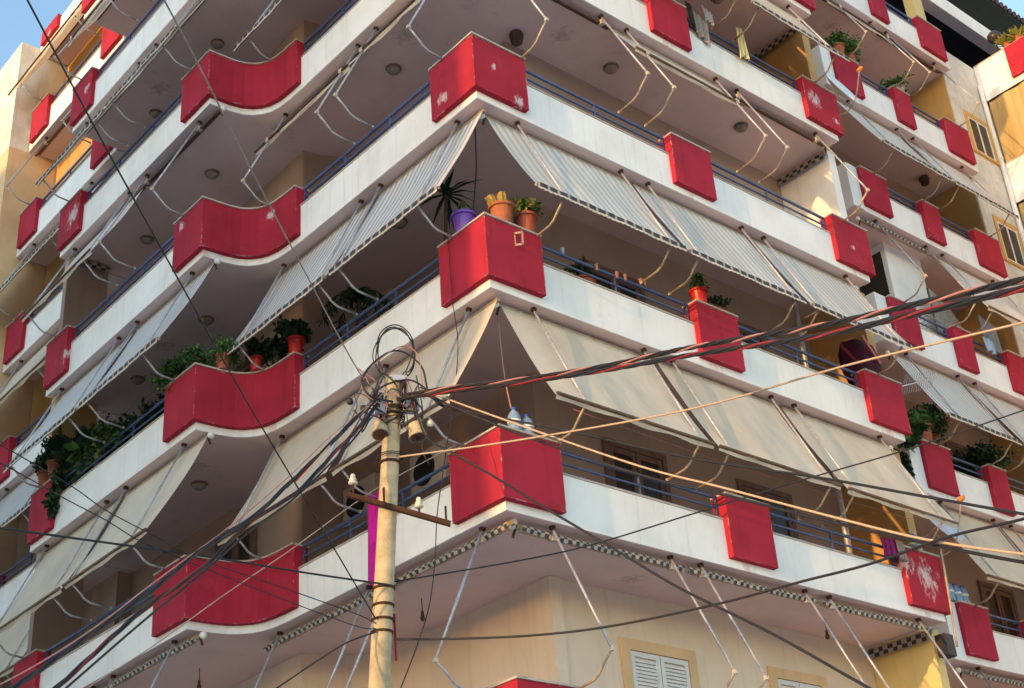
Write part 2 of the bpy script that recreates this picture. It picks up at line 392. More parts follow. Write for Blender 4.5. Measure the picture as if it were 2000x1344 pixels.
def flk(l, which):
    return 'red_paint_flaked' if (l, which) in {(3, 'E'), (0, 'E'), (2, 'E'), (2, 'A'), (3, 'F'), (2, 'F'), (4, 'F'), (1, 'F'), (2, 'B'), (6, 'G')} else 'red_paint'
for l in range(-1, 6):
    pan = [([(.87, 0), (0, 0), (0, .88)], flk(l, 'A')),
           ([(4.715, 0), (3.82, 0)], 'red_paint'),
           ([(8.72, 0), (7.735, 0)], flk(l, 'E')),
           (BOW + [(-1.07, 6.35)], flk(l, 'B')),
           ([(-1.07, 10.30), (-1.07, 11.21)], flk(l, 'F'))]
    rl = [[(3.82, 0), (.87, 0)], [(7.735, 0), (4.715, 0)], [(0, .88), (-.04, 4.32)], [(-1.07, 6.35), (-1.07, 10.30)]]
    balcony(l, PATH1, SL1, rails=rl, panels=pan, three=(l == 0))
# end walls between floors
endcol = {-2: 'yellow_paint', -1: 'ochre_paint', 0: 'ochre_paint', 1: 'white_paint', 2: 'ochre_paint', 3: 'ochre_paint', 4: 'ochre_paint'}
for l in range(-2, 6):
    z0 = Z(l) + .165 if l > -2 else -.2
    m = MB(); m.box((8.652, .30, z0), (8.86, 1.44, Z(l + 1) - .004))
    m.build('end_wall', {-2: 'yellow_paint', -1: 'yellow_paint', 0: 'ochre_paint', 1: 'ochre_paint', 2: 'white_paint', 3: 'ochre_paint', 4: 'ochre_paint', 5: 'ochre_paint'}[l], B)
    if l < 3:
        m = MB(); m.box((-.96, 11.06, z0), (-.14, 11.22, Z(l + 1) - .004)); m.build('end_wall', 'ochre_paint' if l == 1 else 'brown_paint', B)
# roof slab over everything
m = MB(); m.prism([(8.85, .4), (.3, .4), (.3, 4.4), (-.8, 5.6), (-.8, 11.2), (1.2, 11.2), (1.2, 16.28), (8.85, 16.28)], Z(6) + .01, Z(6) + .5)
m.build('roof', 'white_paint', B)

# ---- set-back right wing
PATH2 = [(16.0, 1.15), (10.55, 1.15), (10.55, 2.45)]
SL2 = [(15.98, 1.17), (10.57, 1.17), (10.57, 2.2), (8.9, 2.2), (8.9, 2.9), (15.98, 2.9)]
for l in range(-1, 6):
    pan = [([(11.75, 1.15), (10.885, 1.15)], 'red_paint'), ([(13.57, 1.15), (12.965, 1.15)], 'red_paint'), ([(15.82, 1.15), (14.86, 1.15)], 'red_paint')]
    rl = [[(12.965, 1.15), (11.75, 1.15)], [(14.86, 1.15), (13.57, 1.15)], [(10.55, 1.47), (10.55, 2.45)]]
    b_ = balcony(l, PATH2, SL2, rails=rl, panels=pan)
    m = MB(); m.box((10.535, 1.135, Z(l) + .002), (10.88, 1.46, Z(l) + 1.02)); m.build('pier', 'white_paint', b_)
w = MB(); w.box((8.86, 2.5, -.3), (16.0, 12, Z(6) + .1)); w.build('wall', 'brown_paint', B)
w = MB(); w.box((8.662, 1.442, -.3), (9.0, 2.9, Z(6) + .1)); w.build('wall', 'brown_paint', B)
w = MB(); w.box((16.16, 1.35, -.3), (19.2, 12, Z(5) + .0)); w.build('wall', 'stained_white', B)
w = MB(); w.box((16.16, 1.35, Z(5) + .001), (17.6, 1.55, Z(5) + .92)); w.build('terrace_parapet', 'stained_white', B)
w = MB(); w.box((16.004, 1.35, -.3), (16.155, 2.6, Z(5) + .9)); w.build('wall', 'stained_white', B)
for l in range(-1, 5):
    w = MB(); w.box((15.985, 1.38, Z(l) + .165), (16.002, 2.49, Z(l + 1) - .004)); w.build('end_wall', 'ochre_paint', B)
w = MB(); w.box((8.9, 1.62, Z(6) + .004), (24, 1.93, Z(6) + .48)); w.box((8.92, 1.64, Z(6)), (23.9, 1.925, Z(6) + .1), 1); w.build('roof_beam', ['white_paint', 'soffit_paint'], B)
w = MB(); w.box((8.9, 1.935, Z(6) + .25), (24, 12, Z(6) + .46)); w.build('roof_slab', 'eave_wood_and_shade', B)  # ceiling coloured near-black, standing in for the shade behind the beam
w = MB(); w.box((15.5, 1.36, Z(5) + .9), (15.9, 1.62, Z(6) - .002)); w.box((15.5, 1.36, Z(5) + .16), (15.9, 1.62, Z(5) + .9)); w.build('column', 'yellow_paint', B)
w = MB(); w.box((16.0, 4.2, Z(5) + .01), (24, 4.4, Z(6) - .01)); w.build('recessed_wall', 'eave_wood_and_shade', B)  # back of the terrace opening, its shade put into the colour
# enclosed white cabin on the third balcony row
w = MB(); w.box((12.13, 1.66, Z(2) + .165), (13.4, 2.49, Z(3) - .004)); cab = w.build('balcony_cabin', 'white_paint', B)
w = MB(); w.box((12.118, 1.76, Z(2) + .6), (12.127, 2.4, Z(2) + 1.45)); w.box((12.118, 1.76, Z(2) + 1.62), (12.127, 2.4, Z(3) - .18)); w.build('window_pane', 'dark_glass', cab)
# windows in the stained wall
for l in (2, 3, 4):
    z1 = Z(l) + 2.02; z0 = Z(l) + .98; x0, x1 = 16.56, 17.38
    m = MB(); t = .12
    m.box((x0 - t, 1.325, z1), (x1 + t, 1.349, z1 + t)); m.box((x0 - t, 1.325, z0 - .02), (x0, 1.349, z1)); m.box((x1, 1.325, z0 - .02), (x1 + t, 1.349, z1))
    m.box((x0 - t - .04, 1.30, z0 - .08), (x1 + t + .04, 1.349, z0 - .021))
    wn_ = m.build('window', 'window_surround', B)
    m = MB(); 
    for a, c in (((x0, z0), (x0 + .05, z1)), ((x1 - .05, z0), (x1, z1)), ((x0 + .05, z1 - .05), (x1 - .05, z1)), ((x0 + .05, z0), (x1 - .05, z0 + .05)), ((.5 * (x0 + x1) - .03, z0 + .05), (.5 * (x0 + x1) + .03, z1 - .05))):
        m.box((a[0], 1.335, a[1]), (c[0], 1.348, c[1]))
    m.build('window_frame', 'white_plastic', wn_)
    m = MB(); m.box((x0 + .05, 1.344, z0 + .05), (x1 - .05, 1.349, z1 - .05)); m.build('pane', 'dark_glass', wn_)
# rain pipe in the inner corner
m = MB(); m.tube([(17.52, 1.28, .2), (17.52, 1.28, Z(5) + .3)], .055, 10)
for k in range(10): m.lathe((17.52, 1.28, 2 + k * 2.1), [(.07, -.03), (.07, .03)], 10)
m.build('downpipe', 'white_paint', B, smooth=False)
# ---- far right wing turned to face the street corner
for l in (2, 3, 4, 5):
    z = Z(l) - .15
    m = MB(); m.box((17.6, -5, z), (17.75, 1.345, z + 1.10)); m.box((17.62, -5, z), (19.25, 1.34, z + .16), 1)
    b_ = m.build('balcony', ['white_paint', 'soffit_paint'], B)
    m = MB(); m.box((17.585, -5, z + 1.101), (17.77, 1.345, z + 1.127)); m.build('coping', 'coping', b_)
    m = MB(); m.box((17.51, -.62, z + .16), (17.599, .44, z + 1.06)); m.build('red_panel', 'red_paint', b_)
w = MB(); w.box((19.2, -5, 0), (24, 1.34, Z(5) + .01)); w.build('wall', 'beige_paint', B)
w = MB(); w.box((20.6, -6, Z(5) + .011), (24, 4.19, Z(6) - .01)); w.build('recessed_wall', 'eave_wood_and_shade', B)  # dark backing added behind the terrace, colour stands in for deep shade
# eaves of the tiled roof
m = MB()
ex0, ex1, ey, ez = 13.0, 27.0, 1.84, 28.0
m.add([(ex0, ey, ez), (ex1, ey, ez), (ex1, ey + 4, ez + 1.7), (ex0, ey + 4, ez + 1.7), (ex0, ey, ez + .12), (ex1, ey, ez + .12), (ex1, ey + 4, ez + 1.82), (ex0, ey + 4, ez + 1.82)],
      [(0, 1, 2, 3), (7, 6, 5, 4), (0, 4, 5, 1), (1, 5, 6, 2), (3, 2, 6, 7), (0, 3, 7, 4)])
ev = m.build('eaves', 'eave_wood_and_shade', B)
m = MB()
for k in range(64):
    x = ex0 + .1 + k * .217; m.tube([(x, ey - .06, ez + .13), (x, ey + 4, ez + 1.85)], .085, 6)
m.build('roof_tiles', 'roof_tile', ev)

# ---- left back wing
PATH3 = [(-.1, 11.26), (-.1, 16.27)]
for l in range(-1, 6):
    balcony(l, PATH3, [(-.08, 11.26), (-.08, 16.25), (1.0, 16.25), (1.0, 11.26)],
            rails=[[(-.1, 12.33), (-.1, 15.15)]], panels=[([(-.1, 11.42), (-.1, 12.33)], 'red_paint'), ([(-.1, 15.15), (-.1, 16.08)], 'red_paint')])
l = 6
b_ = balcony(l, PATH3, [(-.08, 11.26), (-.08, 16.25), (1.0, 16.25), (1.0, 11.26)], top=.45, rails=[], panels=[])
m = MB(); m.ribbon([(-.1, 15.15), (-.1, 16.08)], .09, -.15, Z(6) + .118, Z(6) + .5); m.build('red_panel', 'red_paint_flaked', b_)
m = MB(); m.box((-.57, 16.29, -.3), (3, 24, Z(5))); m.build('wall', 'tan_paint', B)
m = MB(); m.box((-.57, 16.29, Z(5) + .0), (3, 24, 26.0)); m.build('wall', 'stained_white', B)
m = MB(); m.box((.9, 11.3, Z(0)), (.904, 16.25, Z(6))); 
w = MB(); w.box((.62, 11.36, -.2), (.896, 16.24, Z(2))); w.build('wall', 'brown_paint', B)  # lower part of the ochre wall, its shade put into a browner colour
w = MB(); w.box((.62, 11.36, Z(2) + .01), (.896, 16.24, Z(6) - .005)); w.build('wall', 'ochre_paint', B)

# ---- doors and windows on the core walls
def door(face, s0, s1, z0, z1, plane, kind):
    """face 'y': wall y=plane facing -y, s along x; face 'x': wall x=plane facing -x, s along y"""
    def bx(m, sa, za, sb, zb, o0, o1, mi=0):
        if face == 'y': m.box((sa, plane - o1, za), (sb, plane - o0, zb), mi)
        else: m.box((plane - o1, sa, za), (plane - o0, sb, zb), mi)
    t = .15 if kind == 'shutter' else .09
    m = MB(); bx(m, s0 - t, z1, s1 + t, z1 + t, .001, .05); bx(m, s0 - t, z0, s0, z1, .001, .05); bx(m, s1, z0, s1 + t, z1, .001, .05)
    if kind == 'shutter': bx(m, s0 - t, z0 - t, s1 + t, z0, .001, .07)
    root = m.build('window' if kind == 'shutter' else 'balcony_door', 'tan_paint' if kind == 'shutter' else 'dark_wood', B)
    if kind == 'shutter':
        for k in range(2):
            a = s0 + (s1 - s0) * k / 2 + .01; b2 = s0 + (s1 - s0) * (k + 1) / 2 - .01
            m = MB(); bx(m, a, z0 + .01, a + .07, z1 - .01, .002, .035); bx(m, b2 - .07, z0 + .01, b2, z1 - .01, .002, .035)
            bx(m, a + .07, z1 - .08, b2 - .07, z1 - .01, .002, .034); bx(m, a + .07, z0 + .01, b2 - .07, z0 + .08, .002, .034)
            n = int((z1 - z0 - .2) / .05)
            for q in range(n):
                zz = z0 + .11 + q * .05; bx(m, a + .07, zz, b2 - .07, zz + .034, .004, .026)
            m.build('shutter', 'shutter_white', root)
    else:
        for k in range(2):
            a = s0 + (s1 - s0) * k / 2 + .01; b2 = s0 + (s1 - s0) * (k + 1) / 2 - .01
            m = MB(); bx(m, a, z0 + .02, a + .08, z1 - .01, .002, .04); bx(m, b2 - .08, z0 + .02, b2, z1 - .01, .002, .04)
            bx(m, a + .08, z1 - .1, b2 - .08, z1 - .01, .002, .039); bx(m, a + .08, z0 + .9, b2 - .08, z0 + 1.0, .002, .039)
            m.build('leaf_frame', 'dark_wood', root)
            m = MB(); bx(m, a + .08, z0 + .05, b2 - .08, z1 - .1, .003, .012); m.build('pane', 'dark_glass', root)
door('y', 3.24, 4.36, Z(-1) + 1.05, 7.0, 1.45, 'shutter')
door('y', 6.2, 7.2, Z(-1) + 1.05, 7.0, 1.45, 'shutter')
for l in range(0, 5):
    zf = Z(l) + .17
    door('y', 3.25, 4.35, zf, Z(l) + 2.2, 1.45, 'door'); door('y', 6.1, 7.2, zf, Z(l) + 2.2, 1.45, 'door')
    door('x', 2.2, 3.3, zf, Z(l) + 2.2, 1.93, 'door'); door('x', 7.1, 8.2, zf, Z(l) + 2.5, .9, 'door'); door('x', 9.3, 10.3, zf, Z(l) + 2.3, .9, 'door')
    door('y', 11.0, 11.95, zf, Z(l) + 2.3, 2.5, 'door'); door('y', 14.2, 15.2, zf, Z(l) + 2.3, 2.5, 'door')

# ------------------------------------------------------------------ awnings
def awning(face, pl, l, s0, s1, arms, t, style, pos, valance='check', lab=None, barmat=None, endL=False, endR=False, blo=.66):
    """face 'R' looks to -Y (s along X), face 'L' looks to -X (s along Y); pl is the parapet plane;
       t is how far the cloth is drawn out (0 rolled up, 1 fully lowered)"""
    z = Z(l)
    def P(s, o, dz):
        return (s, pl - o, z + dz) if face == 'R' else (pl - o, s, z + dz)
    ax = 'x' if face == 'R' else 'y'
    mid = (s0 + s1) / 2; loc = P(mid, -.2, -.08)
    desc = {'cream': 'cream', 'striped': 'white ribbed', 'pale': 'pale grey', 'rolled': 'rolled-up'}[style]
    state = 'lowered' if t > .9 else ('partly drawn' if t > .12 else 'retracted')
    label = f'{state} {desc} awning, {ORD[l]} row, {pos}'.replace('retracted rolled-up', 'rolled-up')
    root = thing('awning', label, 'awning', loc, 'awnings of the apartment block')
    m = MB(); m.tube([P(s0, -.2, -.07), P(s1, -.2, -.07)], .038 if t < .5 else .028, 8)
    m.build('roller', 'brown_bar' if barmat == 'brown' else 'bar_metal', root)
    rnd = random.Random(int(mid * 100) + l * 7)
    elb = (.68, -1.70); br = (-.10, -.03)
    bo = br[0] + (elb[0] - br[0]) * t + .0; bz = br[1] + (elb[1] - br[1]) * t
    if t < .12: bo, bz = -.12, -.15
    bm = 'brown_bar' if barmat == 'brown' else ('dull_bar' if valance == 'hem' else 'bar_metal')
    hx = .03 if t >= .12 and valance == 'hem' else 0
    m = MB(); m.tube([P(s0, bo + hx, bz - .005), P(s1, bo + hx, bz - .005)], .02 if hx else .026, 8); m.build('front_bar', bm, root)
    # cloth
    m = MB(); nu = max(8, int((s1 - s0) / .12)); nv = 12 if t > .5 else 4
    nv = nv if t >= .12 else 1
    if t >= .12:
        ph = rnd.random() * 6; rnd2 = rnd.random()
        for i in range(nu + 1):
            s = s0 + .02 + (s1 - s0 - .04) * i / nu
            for j in range(nv + 1):
                q = j / nv
                o_ = -.2 + (bo + .0 + .2) * q; dz = -.05 + (bz + .05) * q
                sag = (.028 + .022 * rnd2) * t * math.sin(math.pi * q) * (1 + .45 * math.sin(s * 2.1 + ph)) + .010 * math.sin(s * 4.3 + q * 5 + ph) * q * (1 - q) * 4
                wv = .010 * math.sin(s * 9 + ph) * q + .012 * math.sin(s * 3.7 + ph * 2) * q
                m.v.append(P(s, o_ - sag * .55 + wv, dz - sag * .35))
        W_ = nv + 1
        for i in range(nu):
            for j in range(nv): m.f.append((i * W_ + j, (i + 1) * W_ + j, (i + 1) * W_ + j + 1, i * W_ + j + 1)); m.m.append(0)
        m.build('cloth', {'cream': 'cream_cloth_', 'striped': 'rib_shade_cloth_', 'pale': 'pale_cloth_', 'rolled': 'cream_cloth_'}[style] + ax, root, smooth=True)
    # valance
    m = MB(); per = .118 if t < .12 else .165; n = int((s1 - s0) / per); sub = 2
    if valance == 'check':
        rolled = t < .12; zs = [0, .033, .068] if rolled else [0, .064, .088]
        N_ = n * 8; W_ = 3; ph = rnd.random() * 6; stp = (s1 - s0) / N_
        for i in range(N_ + 1):
            s = s0 + i * stp
            for j in range(W_):
                sc_ = .014 * abs(math.sin(math.pi * i / 4)) if j == 2 else 0
                k = len(m.v); wob = .016 * math.sin(s * 5.3 + ph) * j / 2 + .008 * math.sin(s * 17 + j)
                if rolled: m.v.append(P(s, bo + .035 + wob + .02 * (j == 1), bz + .05 - zs[j] - sc_ + .010 * math.sin(s * 3.1 + ph)))
                else: m.v.append(P(s, bo + .036 + wob * .5, bz + .022 - zs[j] - sc_))
                m.uv[k] = ((i / 4 + .001) if rolled else 2 * (i // 8) + ((i % 8) / 2.001 if i % 8 <= 2 else 1 + (i % 8 - 2) / 6.001) + .001, (j * .999 + .0005) if (rolled or j < 2) else 1.0)
        for i in range(N_):
            for j in range(2):
                if not rolled and j == 1: continue
                m.f.append((i * W_ + j, (i + 1) * W_ + j, (i + 1) * W_ + j + 1, i * W_ + j + 1)); m.m.append(0)
        m.build('valance', 'checker_' + ax, root)
        if not rolled:
            m2 = MB(); m2.v = list(m.v)
            for i in range(N_): m2.f.append((i * W_ + 1, (i + 1) * W_ + 1, (i + 1) * W_ + 2, i * W_ + 2)); m2.m.append(0)
            m2.build('hem', 'cream_cloth_' + ax, root)
    elif t >= .12:
        N_ = int((s1 - s0) / .07)
        for i in range(N_ + 1):
            s = s0 + (s1 - s0) * i / N_; w_ = .012 * math.sin(s * 6 + rnd.random())
            m.v.append(P(s, bo + .012, bz - .028)); m.v.append(P(s, bo - .01 + w_, bz - .066 - .010 * math.sin(s * 7.7)))
        for i in range(N_): m.f.append((2 * i, 2 * i + 2, 2 * i + 3, 2 * i + 1)); m.m.append(0)
        m.build('hem', 'cream_cloth_' + ax, root)
    for a in arms:
        m = MB()
        top = P(a, br[0], br[1]); el = P(a, elb[0], elb[1]); bd = P(a, .40, -1.95); ft = P(a, .03, -2.0)
        m.tube([top, el], .017, 7)
        arm = m.build('arm', 'grey_metal', root, smooth=True)
        m = MB(); m.tube([el, P(a, .53, -1.83), P(a, .43, -1.93), P(a, .34, -1.97), ft], .0165, 7); m.build('arm_strut', 'bar_metal' if face == 'R' else 'grey_metal', arm, smooth=True)
        m = MB(); m.box(P(a - .022, elb[0] - .024, elb[1] - .024), P(a + .022, elb[0] + .024, elb[1] + .024))
        m.build('joint', 'clamp_metal', arm)
        m = MB(); m.box(P(a - .014, .005, -2.018), P(a + .014, .04, -1.98)); m.build('foot_plate', 'clamp_metal', arm)
        m = MB(); m.box(P(a - .022, br[0] - .035, -.001), P(a + .022, br[0] + .035, -.04)); m.lathe(P(a, br[0] + .01, -.028), [(.028, -.02), (.032, 0), (.02, .024)], 10)
        m.build('ceiling_bracket', 'rust', arm)
        if t > .12 and t < .97 or t < .12:
            m = MB(); m.box(P(a - .035, bo - .03, bz - .04), P(a + .035, bo + .05, bz + .035)); m.build('clamp', 'clamp_metal', arm)
    for e, s in ((endL, s0), (endR, s1)):
        if e:
            m = MB(); sg = -1 if s == s0 else 1
            c = P(s + sg * .06, -.2, -.085); m.lathe(c, [(0.0, -.055), (.04, -.042), (.054, 0), (.04, .036), (.016, .05)], 12); m.build('end_bracket', 'white_plastic', root, smooth=True)
            m = MB(); m.tube([P(s + sg * .03, -.17, -.12), P(s + sg * .05, -.2, -.22)], .018, 6); m.build('gear_eye', 'rust', root)
    return root
RA = [(.30, 3.03, (.80, 2.80), 'right face nearest the corner'), (3.12, 5.62, (3.36, 5.45), 'middle of the right face'), (5.78, 8.40, (5.98, 8.08), 'far end of the right face')]
RS = {0: [(0, 'rolled', 'check')] * 3, 1: [(1, 'cream', 'hem')] * 3, 2: [(1, 'striped', 'check')] * 3,
      3: [(0, 'rolled', 'hem'), (.42, 'pale', 'hem'), (0, 'rolled', 'hem')], 4: [(1, 'cream', 'check'), (1, 'cream', 'check'), (1, 'cream', 'check')]}
for l, sts in RS.items():
    for k, (s0, s1, arms, pos) in enumerate(RA):
        t, st, va = sts[k]
        awning('R', 0, l, s0, s1, arms, t, st, pos, va, endL=(k == 0 and l < 4), endR=(k == 2), barmat='brown' if (l == 3 and k != 1) else None)
LA = [(0, .08, 2.54, (.56, 2.38), 'left face nearest the corner'), (0, 2.68, 5.42, (2.88, 5.02), 'right of the wavy red panel'),
      (-1.07, 5.46, 8.06, (6.02, 7.88), 'left of the wavy red panel'), (-1.07, 8.18, 11.0, (8.54, 10.78), 'far left above the narrow panel')]
LS = {0: [(0, 'rolled', 'check')] * 4, 1: [(1, 'cream', 'hem')] * 4, 2: [(1, 'striped', 'check')] * 4,
      3: [(.34, 'cream', 'hem'), (.40, 'cream', 'hem'), (0, 'rolled', 'hem'), (1, 'pale', 'hem')],
      4: [(1, 'pale', 'check'), (1, 'pale', 'check'), (1, 'pale', 'check'), (1, 'pale', 'check')],
      5: [None, None, (.6, 'pale', 'hem'), (.6, 'pale', 'hem')]}
for l, sts in LS.items():
    for k, (pl, s0, s1, arms, pos) in enumerate(LA):
        if sts[k] is None: continue
        t, st, va = sts[k]
        awning('L', pl, l, s0, s1, arms, t, st, pos, va, endL=(k == 2 and l < 4), barmat='brown' if l in (3, 5) else None)
W2A = [(10.95, 13.25, (11.35, 13.02), 'near end of the right wing'), (13.4, 15.75, (13.6, 15.45), 'far end of the right wing')]
W2S = {0: [(0, 'rolled', 'check')] * 2, 1: [(1, 'cream', 'hem')] * 2, 2: [(1, 'striped', 'check')] * 2, 3: [(0, 'rolled', 'check'), (1, 'pale', 'hem')],
       4: [(1, 'pale', 'check'), (1, 'pale', 'check')], 5: [(.38, 'pale', 'hem'), (0, 'rolled', 'hem')]}
for l, sts in W2S.items():
    for k, (s0, s1, arms, pos) in enumerate(W2A):
        t, st, va = sts[k]
        awning('R', 1.15, l, s0, s1, arms, t, st, pos, va, endL=(k == 0), barmat='brown' if l == 5 else None)
W3A = (12.0, 16.1, (12.6, 15.5), 'on the left back wing')
for l, (t, st, va) in {1: (1, 'cream', 'hem'), 2: (1, 'striped', 'check'), 3: (1, 'cream', 'hem'), 4: (1, 'pale', 'check'), 5: (0, 'rolled', 'hem'), 6: (1, 'cream', 'hem')}.items():
    awning('L', -.1, l, *W3A[:3], t, st, W3A[3], va, barmat='brown' if l in (5, 6) else None)
# hanging blinds of the far right wing
for l in (3, 4, 5):
    root = thing('balcony_blind', f'striped ochre fabric blind hanging below the {ORD[l]} balcony row of the far right wing', 'blind', (17.66, -1.5, Z(l) - .2))
    m = MB(); n = 60
    for i in range(n + 1):
        y = 1.22 - i * 5.0 / n; xx = 17.63 + .02 * math.sin(i * .9)
        m.v.append((xx, y, Z(l) - .19)); m.v.append((xx + .02 * math.sin(i * .7), y, Z(l) - 2.1))
    for i in range(n): m.f.append((2 * i, 2 * i + 1, 2 * i + 3, 2 * i + 2)); m.m.append(0)
    m.build('cloth', 'blind_cloth_y', root)
    m = MB(); m.tube([(17.64, 1.24, Z(l) - 2.11), (17.64, -3.8, Z(l) - 2.11)], .025, 8); m.build('bottom_bar', 'brown_bar', root)
# chequered valances rolled against the end walls
for l in (0, 1, 3, 4):
    z = Z(l) - .02
    root = thing('side_blind', f'rolled chequered side blind on the end wall under the {ORD[l]} row', 'blind', (8.6, .9, z))
    m = MB(); m.tube([(8.61, .32, z - .05), (8.61, 1.42, z - .05)], .03, 8); m.build('roller', 'bar_metal', root)
    m = MB(); n = 24
    for i in range(n + 1):
        for j in range(3):
            k = len(m.v); m.v.append((8.56 + .01 * math.sin(i), .34 + i * 1.06 / n, z - .05 - j * .065)); m.uv[k] = (i / 2 + .001, j * .999 + .0005)
    for i in range(n):
        for j in range(2): m.f.append((i * 3 + j, (i + 1) * 3 + j, (i + 1) * 3 + j + 1, i * 3 + j + 1)); m.m.append(0)
    m.build('valance', 'checker_y', root)
for l in (1, 3):
    z = Z(l) - .02
    root = thing('side_blind', f'rolled side blind along the left partition wall below the {ORD[l]} balcony row', 'blind', (-.5, 11.0, z))
    m = MB(); m.tube([(-.9, 11.0, z - .05), (-.16, 11.0, z - .05)], .035, 8); m.build('roller', 'ochre_paint', root)
    m = MB(); n = 16
    for i in range(n + 1):
        for j in range(3):
            k = len(m.v); m.v.append((-.9 + i * .74 / n, 10.96 + .01 * math.sin(i), z - .03 - j * .06)); m.uv[k] = (i / 2 + .001, j * .999 + .0005)
    for i in range(n):
        for j in range(2): m.f.append((i * 3 + j, (i + 1) * 3 + j, (i + 1) * 3 + j + 1, i * 3 + j + 1)); m.m.append(0)
    m.build('valance', 'checker_x', root)

# ------------------------------------------------------------------ ceiling lamps
for l in range(1, 5):
    for (x, y, where) in ((.89, 3.01, 'left of the projecting corner'), (3.8, .92, 'near the corner on the right face'), (6.81, .74, 'towards the right end'), (-.07, 7.19, 'left of the wavy red panel'), (-.02, 9.72, 'near the left end')):
        root = thing('ceiling_lamp', f'round ceiling lamp under the {ORD[l]} row, {where}', 'ceiling lamp', (x, y, Z(l)), 'dome lamps on balcony ceilings')
        m = MB(); m.lathe((x, y, Z(l) - .001), [(.13, 0), (.13, -.02), (.11, -.024)], 18); m.build('lamp_base', 'lamp_brown', root)
        m = MB(); m.lathe((x, y, Z(l) - .036), [(.115, 0), (.105, -.03), (.07, -.06), (.02, -.072)], 18); m.build('lamp_glass', 'lamp_dull', root, smooth=True)
for (x, y, l, where) in ((1.98, 1.2, 3, 'fourth'), (15.05, 2.0, 4, 'fifth right-wing'),):
    m = MB(); m.lathe((x, y, Z(l) - .001), [(.1, 0), (.12, -.05), (.09, -.2), (.03, -.24)], 14)
    tag(m.build('ceiling_lamp', 'brown_bar', loc=(x, y, Z(l))), f'dark ceiling lantern under the {where} balcony row', 'ceiling lamp')
for (x, y, where) in ((6.75, .81, 'right'), (.98, 2.93, 'middle'), (-.03, 7.02, 'left')):
    root = thing('pendant_bulb', f'bare bulb hanging under the lowest full balcony row, {where} one of three', 'bulb', (x, y, Z(0)), 'bare bulbs under the lowest balconies')
    m = MB(); m.tube([(x, y, Z(0) - .001), (x + .005, y, Z(0) - .2)], .006, 5); m.build('wire', 'black_rubber', root)
    m = MB(); m.lathe((x + .005, y, Z(0) - .2), [(.018, .02), (.022, -.04), (.035, -.07), (.03, -.1), (.008, -.12)], 10); m.build('bulb', 'brown_bar', root, smooth=True)

# ------------------------------------------------------------------ pots and plants
random.seed(5)
def pot_mesh(c, r1, h, mat, root, name='pot'):
    m = MB(); m.lathe(c, [(r1 * .68, 0), (r1 * .92, h * .86), (r1 * 1.08, h * .87), (r1 * 1.08, h), (r1 * .95, h), (r1 * .93, h * .9), (0, h * .9)], 22)
    return m.build(name, mat, root, smooth=False)
def foliage(c, rx, rz, n, size, mats, root, name='foliage', droop=0.0, zmin=None):
    m = MB(); c = Vector(c); n = int(n * 1.35); size *= 1.25
    cl = [(c + Vector((random.gauss(0, rx * .45), random.gauss(0, rx * .45), random.gauss(0, rz * .4)))) for _ in range(max(4, n // 22))]
    for i in range(n):
        q = random.choice(cl) + Vector((random.gauss(0, rx * .22), random.gauss(0, rx * .22), random.gauss(0, rz * .22)))
        if zmin is not None: q.z = max(q.z, zmin)
        d_ = Vector((random.gauss(0, 1), random.gauss(0, 1), random.gauss(.2, .8) - droop)).normalized() * size * random.uniform(.6, 1.3)
        m.leaf(q, d_, size * random.uniform(.5, .9), random.randrange(len(mats)))
    for k in cl[:6]: m.tube([c - Vector((0, 0, rz * .6)), k], .006, 4, 0)
    return m.build(name, list(mats), root)
def potted(name, label, cat, c, r1, h, potmat, rx, rz, n, size, mats, group=None, dz=0, flower=None, nf=0, droop=0):
    root = thing(name, label, cat, c, group)
    pot_mesh(c, r1, h, potmat, root)
    fc = (c[0], c[1], c[2] + h + rz * .55 + dz)
    foliage(fc, rx, rz, n, size, mats, root, droop=droop)
    if flower:
        m = MB()
        for i in range(nf):
            q = Vector(fc) + Vector((random.gauss(0, rx * .6), random.gauss(0, rx * .6), rz * random.uniform(.3, .9)))
            for k in range(9): m.leaf(q, Vector((random.gauss(0, 1), random.gauss(0, 1), random.gauss(0, 1))).normalized() * .035, .03)
        m.build('flowers', flower, root)
    return root
zc = Z(1) + 1.033
potted('flower_pot', 'purple plastic pot with a few thin sprouts, left end of three on the corner box', 'flower pot', (.035, .47, zc), .165, .31, 'purple_plastic', .09, .22, 18, .05, ['leaf_green', 'leaf_yellow'])
root = thing('cactus_pot', 'orange terracotta pot holding a ribbed cactus, middle of three on the corner box', 'cactus', (.32, .03, zc))
pot_mesh((.32, .03, zc), .165, .31, 'terracotta', root)
m = MB()
for (dx, dy, rr, hh, lean) in ((.02, 0, .07, .30, 0), (-.10, .05, .055, .20, -.05), (-.13, -.02, .05, .15, -.07), (.09, .02, .04, .12, .02)):
    k = 14; prof = [(rr * .75, 0), (rr, hh * .3), (rr, hh * .75), (rr * .7, hh * .93), (0, hh)]
    vs = []; base = Vector((.32 + dx, .03 + dy, zc + .27))
    for (pr, pz) in prof:
        for j in range(k):
            a = 2 * math.pi * j / k; q = pr * (1 if j % 2 else .8); vs.append(base + Vector((math.cos(a) * q + lean * pz / hh, math.sin(a) * q, pz)))
    m.add(vs, [(i * k + j, i * k + (j + 1) % k, (i + 1) * k + (j + 1) % k, (i + 1) * k + j) for i in range(4) for j in range(k)])
    for _ in range(50):
        a = random.random() * 6.28; zz = random.random() * hh; p = base + Vector((math.cos(a) * rr * .9 + lean * zz / hh, math.sin(a) * rr * .9, zz)); m.leaf(p, Vector((math.cos(a), math.sin(a), .5)) * .03, .008)
m.build('cactus_stems', 'cactus_green', root)
